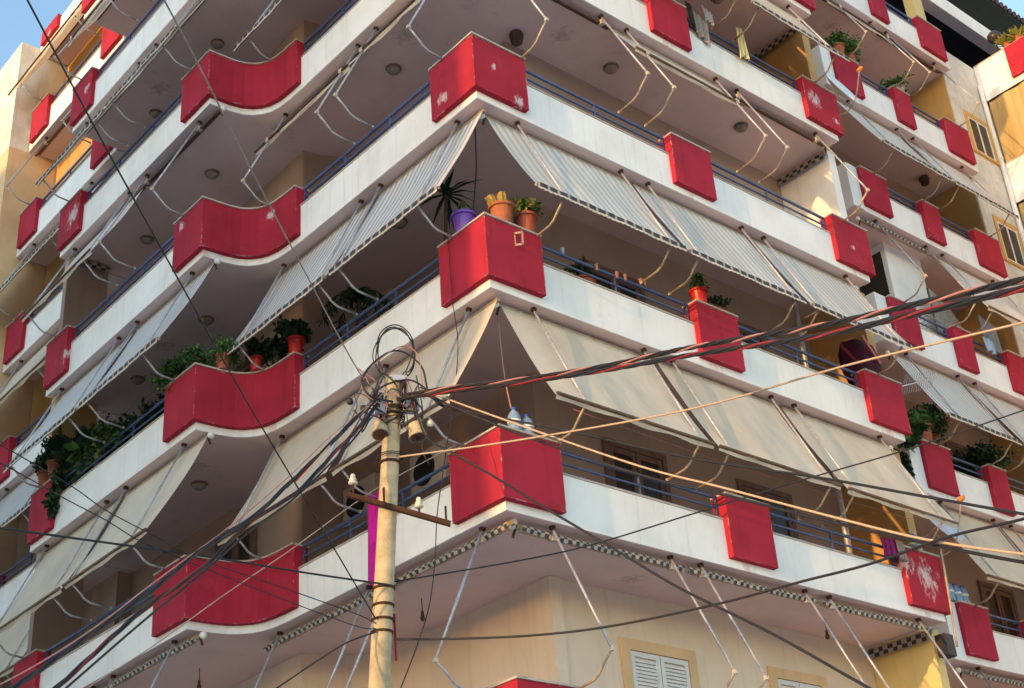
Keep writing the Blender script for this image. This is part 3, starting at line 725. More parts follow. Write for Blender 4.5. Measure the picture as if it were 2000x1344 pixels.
potted('flower_pot', 'brick red pot of yellow-green succulents, right end of three on the corner box', 'flower pot', (.72, .01, zc), .15, .30, 'brick_plastic', .13, .13, 260, .055, ['leaf_yellow', 'leaf_light', 'leaf_green'], droop=.3)
# agave-like dracaena behind the corner box
root = thing('dracaena', 'spiky dracaena on a tall bare trunk behind the lowered awning at the corner', 'plant', (.4, 1.3, Z(1) + .16))
m = MB(); m.tube([(.40, 1.33, Z(1) + .3), (.38, 1.3, Z(1) + 1.4), (.42, 1.28, Z(1) + 2.3)], [.035, .03, .025], 7); m.build('trunk', 'bark', root)
pot_mesh((.4, 1.33, Z(1) + .165), .16, .3, 'terracotta', root)
m = MB()
for i in range(24):
    a = random.random() * 6.28; el = random.uniform(-.7, .9); L = random.uniform(.4, .62)
    b0 = Vector((.42, 1.28, Z(1) + 2.32)); d_ = Vector((math.cos(a) * math.cos(el), math.sin(a) * math.cos(el), math.sin(el))); sd_ = d_.cross(Vector((0, 0, 1))).normalized() * .028
    mi_ = b0 + d_ * L * .5; e = b0 + d_ * L + Vector((0, 0, -.1))
    m.add([b0 - sd_ * .5, b0 + sd_ * .5, mi_ + sd_, mi_ - sd_, e], [(0, 1, 2, 3), (3, 2, 4)])
m.build('leaves', 'leaf_dark', root)
# palm-like dark plant on the left balcony
root = thing('potted_palm', 'dark drooping palm behind the blue rails below the ribbed awning', 'plant', (.5, 3.5, Z(1) + .16))
pot_mesh((.5, 3.5, Z(1) + .165), .15, .3, 'terracotta', root)
m = MB(); m.tube([(.5, 3.5, Z(1) + .4), (.48, 3.5, Z(1) + 1.2), (.5, 3.55, Z(1) + 1.85)], .03, 6); m.build('trunk', 'bark', root)
m = MB()
for i in range(9):
    a = i * .7 + .2; pts = [Vector((.5, 3.55, Z(1) + 1.85)) + Vector((math.cos(a) * q * .5, math.sin(a) * q * .5, .22 * q - .5 * q * q)) for q in (0, .3, .6, .9, 1.1)]
    m.tube(pts, .008, 4)
    for p in smoothline(pts, 5):
        for _ in range(3): m.leaf(p, Vector((random.gauss(0, .5), random.gauss(0, .5), -.6)).normalized() * .16, .03)
m.build('fronds', 'leaf_dark', root)
# on and behind the wavy panel, second row
zb_ = Z(1) + 1.033
potted('flower_pot', 'orange pot with bushy light green herb, left end of the wavy red panel', 'flower pot', (-1.0, 5.75, zb_ - .0), .13, .24, 'terracotta', .20, .2, 800, .05, ['leaf_green', 'leaf_light', 'leaf_dark'], dz=-.12, droop=.2)
root = thing('trailing_plant', 'round bushy green plant hanging over the short side of the wavy red panel', 'plant', (-1.0, 6.2, zb_))
pot_mesh((-1.0, 6.15, zb_), .12, .16, 'brick_plastic', root); foliage((-1.02, 6.2, zb_ + .14), .30, .2, 1300, .05, ['leaf_green', 'leaf_dark', 'leaf_light'], root, droop=.3)
potted('flower_pot', 'red pot with pale green trailing herb beside the point of the wavy panel', 'flower pot', (-.72, 5.40, zb_), .12, .24, 'brick_plastic', .20, .2, 700, .045, ['leaf_green', 'leaf_light'], dz=-.05, droop=.4)
potted('flower_pot', 'small red pot with dark leafy plant in the hollow of the wavy panel', 'flower pot', (-.28, 5.16, zb_), .115, .22, 'red_plastic', .16, .2, 420, .07, ['leaf_dark', 'leaf_dark', 'leaf_green'])
potted('flower_pot', 'black pot with sparse dark round leaves on the wavy panel', 'flower pot', (-.10, 4.86, zb_), .10, .18, 'black_rubber', .13, .22, 190, .085, ['leaf_dark'])
potted('flower_pot', 'tall red pot with dark spreading plant at the right end of the wavy panel', 'flower pot', (-.03, 4.45, zb_), .13, .30, 'red_plastic', .21, .18, 520, .08, ['leaf_dark', 'leaf_dark', 'leaf_green'], dz=.02)
# left end of the second row: jungle behind the rails
for i, (y, rz, n, mats, lab) in enumerate((
        (10.85, .18, 420, ['leaf_dark', 'leaf_green'], 'red pot with low green plant on the narrow red panel, left of two'),
        (10.45, .24, 480, ['leaf_dark', 'leaf_green'], 'large red pot with green plant on the narrow red panel, right of two'))):
    potted('flower_pot', lab, 'flower pot', (-1.08, y, zb_), .15, .30 + .05 * i, 'terracotta', .20, rz, n, .07, mats, dz=.06)
for i, (y, zz, rx, rz, n, sz, mats, lab) in enumerate((
        (9.95, 1.38, .26, .42, 330, .21, ['leaf_dark', 'leaf_dark', 'leaf_green'], 'tall dark rubber plant behind the rails at the left end'),
        (9.35, 1.12, .26, .24, 200, .22, ['leaf_light', 'leaf_green', 'leaf_dark'], 'broad-leaved light green plant pressing against the blue rails'),
        (8.85, 1.28, .30, .34, 700, .07, ['leaf_yellow', 'leaf_green', 'leaf_dark'], 'yellowish feathery shrub behind the rails on the left'),
        (8.2, 1.12, .34, .30, 480, .08, ['leaf_dark', 'leaf_dark', 'leaf_green'], 'low dark shrub in the shade behind the rails'),
        (7.3, 1.1, .26, .26, 420, .08, ['leaf_dark', 'leaf_dark'], 'very dark shrub behind the rails beside the wavy panel'))):
    root = thing('balcony_plant', lab, 'plant', (-.75, y, Z(1) + .16)); pot_mesh((-.75, y, Z(1) + .165), .18, .35, 'terracotta', root)
    m = MB(); m.tube([(-.75, y, Z(1) + .45), (-.76, y + .04, Z(1) + zz)], .02, 6); m.build('stem', 'bark', root)
    foliage((-.78, y, Z(1) + zz - .05), rx, rz, n, sz, mats, root)
root = thing('hanging_vine', 'green vine hanging down the narrow red panel from the jungle balcony', 'plant', (-1.2, 10.25, Z(1) + .95))
foliage((-1.17, 10.22, Z(1) + .68), .10, .34, 130, .12, ['leaf_dark', 'leaf_green'], root, droop=1.2)
# right face pots
potted('flower_pot', 'bright red pot with yellow-green sprouts on the middle red panel', 'flower pot', (4.06, .02, zc), .135, .27, 'red_plastic', .12, .14, 170, .06, ['leaf_yellow', 'leaf_green', 'leaf_dark'])
root = thing('planter_box', 'long faded red planter with low dark plants beside the bright red pot', 'planter', (4.5, .12, zc))
m = MB(); m.box((4.28, .04, zc), (4.78, .2, zc + .17)); m.build('trough', 'brick_plastic', root); foliage((4.5, .12, zc + .22), .2, .1, 170, .05, ['leaf_dark', 'leaf_green'], root)
potted('flower_pot', 'red geranium in a dull red box behind the blue rail right of the corner', 'flower pot', (2.04, .34, Z(1) + .72), .17, .24, 'brick_plastic', .17, .18, 380, .06, ['leaf_dark', 'leaf_green'], flower='petal_red', nf=6)
# right wing plants
potted('flower_pot', 'pink clay pot with light green bush on the right wing near red panel, fifth row', 'flower pot', (11.25, 1.15, Z(4) + 1.033), .15, .28, 'terracotta', .22, .2, 450, .05, ['leaf_green', 'leaf_light'])
potted('flower_pot', 'clay pot with trailing green bush, right of the pink one, right wing fifth row', 'flower pot', (11.68, 1.18, Z(4) + 1.033), .14, .25, 'terracotta', .30, .26, 700, .05, ['leaf_green', 'leaf_light'], droop=.4)
potted('planter_box', 'pale planter with feathery green plant on the slim red panel, fifth row', 'planter', (13.3, 1.2, Z(4) + 1.033), .2, .12, 'coping', .32, .16, 420, .06, ['leaf_green', 'leaf_light'], droop=.5)
potted('flower_pot', 'large pink clay pot with red and magenta flowers at the right wing, second row', 'flower pot', (11.12, 1.12, Z(1) + 1.033), .17, .32, 'terracotta', .22, .2, 500, .07, ['leaf_light', 'leaf_green', 'leaf_dark'], flower='petal_pink', nf=5)
potted('flower_pot', 'smaller clay pot with tall dark bush beside the flowering pot', 'flower pot', (11.52, 1.2, Z(1) + 1.033), .13, .25, 'terracotta', .28, .36, 800, .07, ['leaf_dark', 'leaf_green'], dz=.05)
root = thing('trailing_plant', 'big-leaved green plant hanging beside the right wing white pier, second row', 'plant', (10.5, 1.2, Z(1) + .9))
foliage((10.55, 1.05, Z(1) + .95), .2, .3, 130, .16, ['leaf_green', 'leaf_dark', 'leaf_light'], root, droop=.5)
foliage((10.4, 1.25, Z(1) + .4), .12, .4, 200, .1, ['leaf_dark'], root, name='lower_foliage', droop=.6)
root = thing('balcony_plant', 'large round dark shrub behind the right wing rails, second row', 'plant', (13.3, 1.4, Z(1) + .2)); foliage((13.3, 1.38, Z(1) + 1.25), .42, .26, 900, .08, ['leaf_dark', 'leaf_dark', 'leaf_green'], root)
pot_mesh((13.3, 1.45, Z(1) + .165), .2, .4, 'terracotta', root)
# terrace of the far right wing
for (y, k) in ((.42, 'left'), (.10, 'right')):
    root = thing('succulent_pot', f'yellow-green spiky succulent above the sunlit terrace wall, {k} one', 'plant', (17.75, y, 23.76))
    pot_mesh((17.72, y, 23.76), .1, .16, 'terracotta', root); m = MB()
    for i in range(46):
        a = random.random() * 6.28; e = random.uniform(.1, 1.3); m.leaf((17.72, y, 23.9), Vector((math.cos(a) * math.cos(e), math.sin(a) * math.cos(e), math.sin(e))) * .34, .07)
    m.build('leaves', 'leaf_yellow', root)
root = thing('globe_lamp', 'dark glass globe lamp standing on the sunlit terrace wall', 'lamp', (17.7, .68, 23.76))
m = MB(); m.tube([(17.7, .66, 23.76), (17.7, .66, 24.12)], .02, 8); m.build('lamp_post', 'black_rubber', root)
m = MB(); m.lathe((17.7, .66, 24.3), [(.02, -.17), (.1, -.14), (.17, -.05), (.17, .05), (.1, .14), (.02, .17)], 18); m.build('globe', 'dark_glass', root, smooth=True)

# ------------------------------------------------------------------ bottles, laundry, antennas
def bottle(c, rr, h, label, group, cap='blue_cap'):
    root = thing('water_bottle', label, 'bottle', c, group)
    m = MB(); m.lathe(c, [(rr * .9, 0), (rr, .01), (rr, h * .3), (rr * .93, h * .34), (rr, h * .38), (rr, h * .66), (rr * .75, h * .8), (rr * .34, h * .9), (rr * .34, h * .94)], 14); m.build('bottle_body', 'water_plastic', root, smooth=True)
    m = MB(); m.lathe((c[0], c[1], c[2] + h * .94), [(rr * .42, 0), (rr * .42, h * .07), (rr * .3, h * .075)], 12); m.build('cap', cap, root)
    m = MB(); m.lathe((c[0], c[1], c[2] + h * .42), [(rr * 1.015, 0), (rr * 1.015, h * .1)], 14); m.build('bottle_label', 'white_plastic', root)
zq = Z(0) + 1.033
bottle((.27, .04, zq), .085, .36, 'large blue water bottle on the corner box, left of the pair', 'water bottles on the corner box')
bottle((.45, .02, zq), .085, .30, 'shorter blue water bottle on the corner box, right of the pair', 'water bottles on the corner box')
bottle((8.3, .03, zq), .10, .33, 'clear water canister on the peeling red panel at the right end', None, 'white_plastic')
for k, x in enumerate((10.80, 11.02, 11.23)):
    bottle((x, 1.14, zq), .085, .33, f'clear water bottle with blue cap on the right wing, {("left", "middle", "right")[k]} of three', 'water bottles on the right wing')

def cloth(name, label, cat, pts_top, drop, mat, fold=.03, nfold=5, narrow=0.0, loc=None, skew=0.0):
    """cloth hanging from a short line"""
    a = Vector(pts_top[0]); b_ = Vector(pts_top[1]); m = MB(); nu = 28; nv = 10
    d_ = (b_ - a); n_ = d_.cross(Vector((0, 0, 1))).normalized()
    for i in range(nu + 1):
        u = i / nu
        for j in range(nv + 1):
            v = j / nv; uu = .5 + (u - .5) * (1 + narrow * v)
            p = a + d_ * uu + Vector((0, 0, -drop * v * (1 + .05 * math.sin(u * 9)))) + n_ * fold * math.sin(u * math.pi * nfold + v) * (.4 + .6 * v) + d_ * skew * v
            m.v.append(p)
    W_ = nv + 1
    for i in range(nu):
        for j in range(nv): m.f.append((i * W_ + j, (i + 1) * W_ + j, (i + 1) * W_ + j + 1, i * W_ + j + 1)); m.m.append(0)
    o = m.build(name, mat, loc=tuple(a), smooth=True); md = o.modifiers.new('thick', 'SOLIDIFY'); md.thickness = .006
    return tag(o, label, cat)
cloth('hanging_cloth', 'long magenta cloth hanging over the left rail behind the utility pole', 'cloth', ((-.10, 2.58, Z(0) + 1.08), (-.10, 2.16, Z(0) + 1.08)), 1.17, 'magenta_cloth', .025, 4)
cloth('towel', 'yellow towel bunched over the blue rail of the fourth row', 'towel', ((6.02, -.10, Z(3) + 1.27), (6.14, -.12, Z(3) + 1.27)), .66, 'yellow_cloth', .04, 5, .9)
cloth('laundry', 'white garment pegged on the line left of the yellow towel', 'laundry', ((5.26, -.02, Z(3) + 1.42), (5.52, -.02, Z(3) + 1.34)), .26, 'white_cloth', .03, 6, -.2)
cloth('laundry', 'grey striped shirt hanging over the rail beside the white garment', 'laundry', ((4.92, -.05, Z(3) + 1.15), (5.30, -.05, Z(3) + 1.02)), .52, 'grey_cloth', .03, 5, -.1)
cloth('laundry', 'black garment hanging at the edge of the red panel, fourth row', 'laundry', ((4.74, -.08, Z(3) + 1.2), (4.90, -.08, Z(3) + 1.18)), .5, 'black_cloth', .03, 4)
cloth('laundry', 'crumpled purple cloth draped on the rail end by the peeling red panel', 'laundry', ((7.28, -.06, Z(0) + 1.07), (7.62, -.08, Z(0) + 1.1)), .28, 'purple_cloth', .04, 6, .1)
cloth('laundry', 'crumpled beige rag beside the purple cloth on the rail end', 'laundry', ((7.6, -.10, Z(0) + 1.08), (7.78, -.10, Z(0) + 1.08)), .30, 'grey_cloth', .03, 5, .1)
cloth('laundry', 'pale blue sheet hanging deep inside the right wing, third row', 'laundry', ((14.9, 1.5, Z(2) + 2.1), (15.5, 1.5, Z(2) + 2.0)), .8, 'blue_cloth', .04, 4)
cloth('laundry', 'small blue cloth over the right wing rail, third row', 'laundry', ((14.0, 1.05, Z(2) + 1.08), (14.35, 1.05, Z(2) + 1.08)), .3, 'blue_cloth', .03, 4)
# folded maroon sheet dome on the end panel
root = thing('folded_parasol', 'dark maroon covered parasol with a red stripe leaning over the end panel, second row', 'parasol', (8.35, .3, Z(1) + 1.04))
m = MB(); k = 18; prof = [(.10, 1.0), (.36, .86), (.46, .55), (.44, .25), (.36, .02)]
vs = [];
for (rr, zz) in prof:
    for j in range(k):
        a = 2 * math.pi * j / k; q = rr * (1 + .07 * math.sin(a * 5)); vs.append(Vector((8.38 + math.cos(a) * q, .36 + math.sin(a) * q * .55, Z(1) + 1.10 + zz * .84)))
m.add(vs, [(i * k + j, (i + 1) * k + j, (i + 1) * k + (j + 1) % k, i * k + (j + 1) % k) for i in range(4) for j in range(k)] + [tuple(range(k))])
m.build('parasol_cover', 'maroon_cloth', root, smooth=True)
m = MB(); m.tube([(8.38, .36, Z(1) + .2), (8.38, .36, Z(1) + 1.15)], .02, 6); m.build('parasol_pole', 'white_plastic', root)
m = MB(); m.obox((8.16, .085, Z(1) + 1.85), (8.52, .075, Z(1) + 1.42), .07, .02, (0, 1, 0)); m.build('stripe', 'red_plastic', root)
# tv antenna at the right end
root = thing('tv_antenna', 'rod-type television antenna sticking out beside the right end panel', 'antenna', (8.75, -.1, Z(1) + .98))
a0 = Vector((8.74, -.08, Z(1) + .99)); a1 = Vector((9.86, -.1, Z(1) + 1.46))
m = MB(); m.tube([a0, a1], .012, 6); m.build('boom', 'grey_metal', root)
m = MB()
for i in range(14):
    p = a0.lerp(a1, .06 + i * .066); L = .16 if i else .2
    m.tube([p + Vector((.0, -L * .5, L * .9)), p - Vector((.0, -L * .5, L * .9))], .005, 4)
m.build('rods', 'grey_metal', root)
# satellite dishes
def dish(label, c, n_, rad, mat, aimbend=None):
    root = thing('satellite_dish', label, 'satellite dish', c); n_ = Vector(n_).normalized()
    m = MB(); m.lathe(c, [(0.001, 0), (rad * .35, rad * .03), (rad * .7, rad * .12), (rad, rad * .25), (rad * 1.01, rad * .235), (rad * .7, rad * .10), (rad * .35, rad * .01), (0.001, -.02)], 32, axis=n_)
    m.build('reflector', mat, root, smooth=True)
    f_ = Vector(c) + n_ * rad * 1.25; dn = Vector((0, 0, -1)); lo = Vector(c) + dn * rad * .95 + n_ * rad * .2
    m = MB(); m.tube(smoothline([lo - n_ * rad * .5 + Vector((-.1, 0, -.05)), lo + dn * .12, Vector(c) + dn * rad * 1.0 + n_ * rad * .75, f_], 5), .014, 6); m.build('feed_arm', 'bar_metal', root)
    m = MB(); m.lathe(f_, [(.03, -.06), (.045, -.02), (.045, .05), (.02, .08)], 10, axis=n_); m.build('receiver', 'orange_rust', root)
    m = MB(); m.tube([Vector(c) - n_ * .03, Vector(c) - n_ * .25, Vector(c) - n_ * .25 + Vector((0, .5, -.1))], .022, 6); m.build('mount', 'grey_metal', root)
    return root
dish('white satellite dish seen edge-on beyond the fourth row right end', (9.75, .45, Z(3) + 1.93), (.05, -.84, .36), .46, 'dish_white')
dish('pale blue satellite dish beyond the lowest row right end', (9.68, .4, Z(0) + 1.93), (.0, -.84, .40), .46, 'dish_blue')
# clothes pegs along the second-row rail
for k, (x, z_, mt) in enumerate(((1.36, 1.04, 'blue_cloth'), (1.98, 1.0, 'pink_rubber'), (2.37, 1.01, 'pink_rubber'), (2.53, 1.02, 'pink_rubber'), (2.84, 1.06, 'pink_rubber'), (2.92, 1.07, 'pink_rubber'))):
    m = MB(); m.obox((x, .03, Z(1) + z_ - .05), (x + .02, .03, Z(1) + z_ + .06), .03, .02, (0, 1, 0)); m.obox((x + .02, .045, Z(1) + z_ - .05), (x, .045, Z(1) + z_ + .06), .03, .012, (0, 1, 0))
    tag(m.build('clothes_peg', mt, loc=(x, .04, Z(1) + z_)), 'small pink clothes peg clipped on the blue rail right of the corner box' if mt != 'blue_cloth' else 'blue clothes peg clipped on the rail nearest the corner box', 'clothes peg', 'pegs on the second-row rail' if mt != 'blue_cloth' else None)
# clotheslines
def line(name, label, pts, rr, mat, cat='line', k=5, n=5):
    m = MB(); m.tube(smoothline(pts, n), rr, k); return tag(m.build(name, mat, loc=tuple(pts[0]), smooth=True), label, cat)
line('clothesline', 'thin clothesline across the jungle balcony at the left', [(-.85, 10.6, Z(1) + 1.68), (-.85, 8.7, Z(1) + 1.54), (-.82, 6.6, Z(1) + 1.50)], .005, 'grey_cloth')
line('clothesline', 'long clothesline above the right-hand rail of the lowest full row', [(1.0, -.25, Z(0) + 1.45), (4, -.28, Z(0) + 1.36), (7.9, -.25, Z(0) + 1.42)], .005, 'pink_rubber')
line('clothesline', 'clothesline across the right wing, second row', [(11.9, 1.05, Z(1) + 1.42), (13.2, 1.05, Z(1) + 1.3), (15.3, 1.05, Z(1) + 1.42)], .006, 'grey_cloth')
line('rope', 'pink cord dropping from the ceiling to the lowest corner box', [(.3, .23, Z(1) - .1), (.3, .2, Z(0) + 2.0), (.32, .12, Z(0) + 1.35), (.36, .1, Z(0) + 1.05)], .011, 'pink_rubber', 'rope')
line('rope', 'dark cord dropping from the ceiling behind the cactus pot', [(.3, .42, Z(2) - .02), (.3, .46, Z(1) + 2.2), (.28, .58, Z(1) + 1.4), (.27, .6, Z(1) + .7)], .010, 'black_rubber', 'rope')
# bracket on the corner box
root = thing('metal_bracket', 'small square metal bracket bolted on the corner box of the second row', 'bracket', (.47, -.1, Z(1) + .8))
m = MB(); q = [(.40, -.09, Z(1) + .90), (.40, -.24, Z(1) + .84), (.40, -.24, Z(1) + .66), (.40, -.09, Z(1) + .72)]
for i in range(4): m.obox(q[i], q[(i + 1) % 4], .03, .010, (1, 0, 0))
m.build('bracket_strap', 'lamp_dull', root)
# interior post at the right end, lowest row
line('pipe', 'grey vertical pipe inside the lowest right balcony', [(7.4, .6, Z(0) + .17), (7.4, .6, Z(0) + 2.98)], .05, 'grey_metal', 'pipe', 10, 1)
line('pipe', 'grey vertical pipe inside the second row right balcony', [(7.2, .6, Z(1) + .17), (7.2, .6, Z(1) + 2.98)], .04, 'grey_metal', 'pipe', 10, 1)
line('downpipe', 'thin cream pipe running down past the peeling red end panel', [(8.72, -.14, Z(0) + 1.35), (8.62, -.17, Z(0) + .5), (8.50, -.18, Z(-1) + 2.55)], .02, 'bar_metal', 'pipe', 8, 3)
m = MB(); m.box((8.56, .02, Z(-1) + 2.5), (8.78, .2, Z(-1) + 2.83)); tag(m.build('junction_box', 'black_rubber', loc=(8.6, .1, Z(-1) + 2.6)), 'small dark box under the right end of the lowest full balcony', 'box')
# air conditioners on the left inner wall
for (y, l) in ((3.5, 0), (5.0, 0)):
    x = 1.92 if y < 4.3 else 1.75
    root = thing('air_conditioner', f'air conditioner with round dark grille on the wall behind the lowest awnings, {"nearer the corner" if y < 4 else "further left"}', 'air conditioner', (x - .15, y, Z(l) + 2.2))
    m = MB(); m.box((x - .3, y - .42, Z(l) + 1.95), (x - .01, y + .42, Z(l) + 2.55)); m.build('casing', 'beige_paint', root)
    m = MB(); m.lathe((x - .302, y + .08, Z(l) + 2.25), [(.25, 0), (.25, .012), (.22, .02)], 22, axis=(-1, 0, 0)); m.build('fan_grille', 'black_rubber', root)
# right wing clutter, third row
root = thing('drying_rack', 'folding metal drying rack behind the right wing rails, third row', 'drying rack', (12.4, 1.35, Z(2) + 1.0))
m = MB()
for i in range(7): m.tube([(11.95 + i * .14, 1.2, Z(2) + 1.12), (11.95 + i * .14, 1.6, Z(2) + 1.12)], .008, 4)
m.tube([(11.95, 1.2, Z(2) + 1.12), (12.8, 1.2, Z(2) + 1.12)], .01, 4); m.tube([(11.95, 1.6, Z(2) + 1.12), (12.8, 1.6, Z(2) + 1.12)], .01, 4)
m.tube([(12.0, 1.2, Z(2) + .2), (12.8, 1.6, Z(2) + 1.12)], .01, 4); m.tube([(12.8, 1.2, Z(2) + .2), (12.0, 1.6, Z(2) + 1.12)], .01, 4); m.build('rack_frame', 'grey_metal', root)
m = MB(); k = 24
poly = [(12.95 + .55 * (1 - math.cos(i / k * math.pi)) , Z(2) + .9 + 1.15 * (1 - (i / k) ** 2.2)) for i in range(k + 1)]
vs = [(x, 1.38, z_) for x, z_ in poly] + [(x, 1.42, z_) for x, z_ in poly] + [(14.05, 1.38, Z(2) + .3), (14.05, 1.42, Z(2) + .3), (12.95, 1.38, Z(2) + .3), (12.95, 1.42, Z(2) + .3)]
n = k + 1
m.add(vs, [tuple(range(n)) + (2 * n, 2 * n + 2), tuple(n + i for i in range(n - 1, -1, -1)) + (2 * n + 3, 2 * n + 1)] + [(i, n + i, n + i + 1, i + 1) for i in range(k)])
tag(m.build('leaning_board', 'grey_cloth', loc=(13, 1.4, Z(2) + 1)), 'grey rounded board standing behind the right wing rails, third row', 'board')

# ------------------------------------------------------------------ utility pole
PT = Vector((-2.30, -1.02, 8.40)); PB = Vector((-2.79, -.66, -.3)); 
def pole_at(z_): return PB.lerp(PT, (z_ - PB.z) / (PT.z - PB.z))
POLE = thing('utility_pole', 'round concrete utility pole leaning slightly in front of the building corner', 'utility pole', tuple(pole_at(0)))
m = MB(); m.tube([PB, pole_at(4), pole_at(7), PT], [.125, .105, .092, .086], 18); m.build('pole_shaft', 'concrete_pole', POLE, smooth=True)
m = MB()
for z_ in (5.72, 5.84, 5.98, 6.15, 7.45, 7.98, 8.05): m.lathe(tuple(pole_at(z_)), [(.108, -.012), (.112, 0), (.108, .012)], 16)
m.build('steel_bands', 'rust', POLE)
CL = Vector((-2.785, -.855, 7.05)); CRr = Vector((-1.99, -1.44, 6.70)); mid = (CL + CRr) / 2
m = MB(); m.obox(CL, CRr, .055, .012, (0, 0, 1)); m.obox(CL + Vector((0, 0, .022)), CRr + Vector((0, 0, .022)), .012, .055, (0, 0, 1))
cross = m.build('crossarm', 'rust', POLE)
def insulator(base, top, root, cup=True):
    base = Vector(base); top = Vector(top); m = MB(); m.tube([base, top], .012, 6); p_ = m.build('pin', 'rust', root)
    if cup:
        m = MB(); m.lathe(tuple(top - Vector((0, 0, .03))), [(.022, 0), (.044, .01), (.047, .024), (.024, .034), (.037, .045), (.038, .06), (.02, .07), (.027, .08), (.023, .105), (.01, .116)], 16); m.build('insulator', 'porcelain', p_, smooth=True)
insulator(CL + Vector((.05, -.03, 0)), CL + Vector((.05, -.03, .15)), cross)
insulator(CL.lerp(CRr, .70), CL.lerp(CRr, .70) + Vector((0, 0, .12)), cross)
insulator(CL.lerp(CRr, .96), CL.lerp(CRr, .96) + Vector((0, 0, .19)), cross, False); insulator(CL.lerp(CRr, .36), CL.lerp(CRr, .36) + Vector((0, 0, .2)), cross, False)
# two cup-shaped lamps
for (c, k) in (((-2.46, -.99, 7.78), 'left'), ((-2.17, -1.20, 7.75), 'right')):
    ax_ = (.28, .26, 1) if k == 'left' else (-.05, .2, 1)
    m = MB(); m.lathe(c, [(.02, .10), (.068, .095), (.074, .06), (.072, .02), (.082, .012), (.084, -.035), (.092, -.045), (.092, -.062), (.078, -.062)], 22, axis=ax_); a_ = m.build('lamp_cup', 'concrete_pole', POLE, smooth=False)
    m = MB(); m.lathe(c, [(.079, -.0625), (.079, -.066)], 22, axis=ax_); m.build('cup_shade_disc', 'brown_bar', a_)  # dark disc paints the shade inside the hollow cup
    m = MB(); m.lathe(c, [(.03, -.067), (.03, -.072)], 14, axis=ax_); m.build('cup_core', 'rust', a_)
    m = MB(); m.tube([(c[0], c[1], c[2] + .09), (c[0] + (.05 if k == 'left' else -.03), c[1] + .02, c[2] + .42)], .011, 6); m.build('cup_rod', 'rust', a_)
m = MB(); m.obox(pole_at(8.36) + Vector((-.03, 0, 0)), pole_at(8.36) + Vector((.1, -.06, 0)), .2, .06); m.build('cap_plate', 'grey_metal', POLE)
m = MB(); m.obox(pole_at(8.08) + Vector((.1, -.08, 0)), pole_at(8.08) + Vector((.22, -.14, 0)), .1, .14); m.obox(pole_at(8.02) + Vector((-.22, .02, 0)), pole_at(8.02) + Vector((-.1, 0, 0)), .1, .16); m.build('clamp_bundle', 'grey_metal', POLE)
m = MB(); m.obox(pole_at(5.9) + Vector((.09, -.06, 0)), pole_at(5.9) + Vector((.10, -.06, -.45)), .03, .006, (1, 0, 0)); m.build('red_tape', 'red_rubber', POLE)

# ------------------------------------------------------------------ cables
def ext(P, L=14):
    P = [Vector(p) for p in P]; d_ = (P[-1] - P[-2]).normalized(); a_ = P[-1] + d_ * 1.6; e_ = Vector((d_.x, d_.y, max(d_.z, -.05))); return P + [a_, a_ + e_ * L * .5, a_ + e_ * L]
def twisted(name, label, P, rad, strands, pitch=.42, sr=.013):
    root = thing(name, label, 'cable', tuple(P[0])); S = smoothline(ext(P), 26)
    for k, mt in enumerate(strands):
        pts = []; L = 0
        for i, p in enumerate(S):
            if i: L += (S[i] - S[i - 1]).length
            t_ = (S[min(i + 1, len(S) - 1)] - S[max(i - 1, 0)]).normalized(); u = t_.cross(Vector((0, 0, 1))).normalized(); w_ = u.cross(t_)
            a = 2 * math.pi * (L / pitch + k / len(strands)) + .6 * math.sin(L * 1.3); pts.append(p + (u * math.cos(a) + w_ * math.sin(a)) * rad)
        m = MB(); m.tube(pts, sr, 6); m.build('strand', mt, root, smooth=True)
k1a = [[-2.28, -1.04, 8.19], [-2.1, -1.69, 8.06], [-1.89, -2.66, 7.8], [-1.94, -3.73, 7.44], [-2.15, -4.86, 7.03], [-2.6, -6.41, 6.35], [-3.1, -7.51, 5.83], [-3.54, -8.41, 5.39], [-4.39, -9.48, 4.71]]
k1b = [[-2.34, -1.12, 8.11], [-2.16, -1.76, 7.97], [-1.96, -2.74, 7.71], [-2.02, -3.8, 7.34], [-2.23, -4.92, 6.91], [-2.69, -6.46, 6.22], [-3.2, -7.55, 5.71], [-3.63, -8.44, 5.29], [-4.4, -9.47, 4.67]]
twisted('twisted_cable', 'thick twisted black and pink cable running up to the right from the pole, upper one', k1a, .0125, ['black_rubber', 'pink_rubber', 'black_rubber', 'black_rubber'], .85, .0098)
twisted('twisted_cable', 'thick twisted black and red cable running up to the right from the pole, lower one', k1b, .0125, ['black_rubber', 'red_rubber', 'black_rubber', 'black_rubber'], 1.05, .0098)
def cable(label, P, rr, mat, e=True, e0=False):
    Q = ext(P) if e else P
    if e0: Q = list(reversed(ext(list(reversed(Q)))))
    m = MB(); m.tube(smoothline(Q, 6), rr, 6); return tag(m.build('overhead_cable', mat, loc=tuple(P[0]), smooth=True), label, 'cable')
cable('tan rope-like cable rising gently to the right across the second row', [[-2.34, -1.12, 7.47], [-1.93, -2.35, 7.25], [-1.51, -4.22, 6.91], [-1.54, -5.85, 6.59], [-1.76, -7.49, 6.13], [-2.15, -8.63, 5.71]], .0095, 'tan_rubber')
cable('tan cable falling to the right in front of the lowest full row', [[-2.15, -1.27, 8.21], [-1.86, -2.29, 7.49], [-1.54, -3.58, 6.61], [-1.43, -4.32, 6.17], [-1.44, -5.29, 5.58], [-1.55, -6.2, 5.04], [-1.75, -7.06, 4.6], [-2.14, -8.12, 4.07]], .0100, 'tan_rubber')
cable('black cable falling to the right just beneath the tan cable', [[-2.15, -1.27, 8.17], [-1.83, -2.25, 7.42], [-1.51, -3.54, 6.55], [-1.39, -4.28, 6.13], [-1.4, -5.26, 5.55], [-1.51, -6.17, 5.03], [-1.71, -7.03, 4.56], [-2.14, -8.1, 4.01]], .013, 'black_rubber')
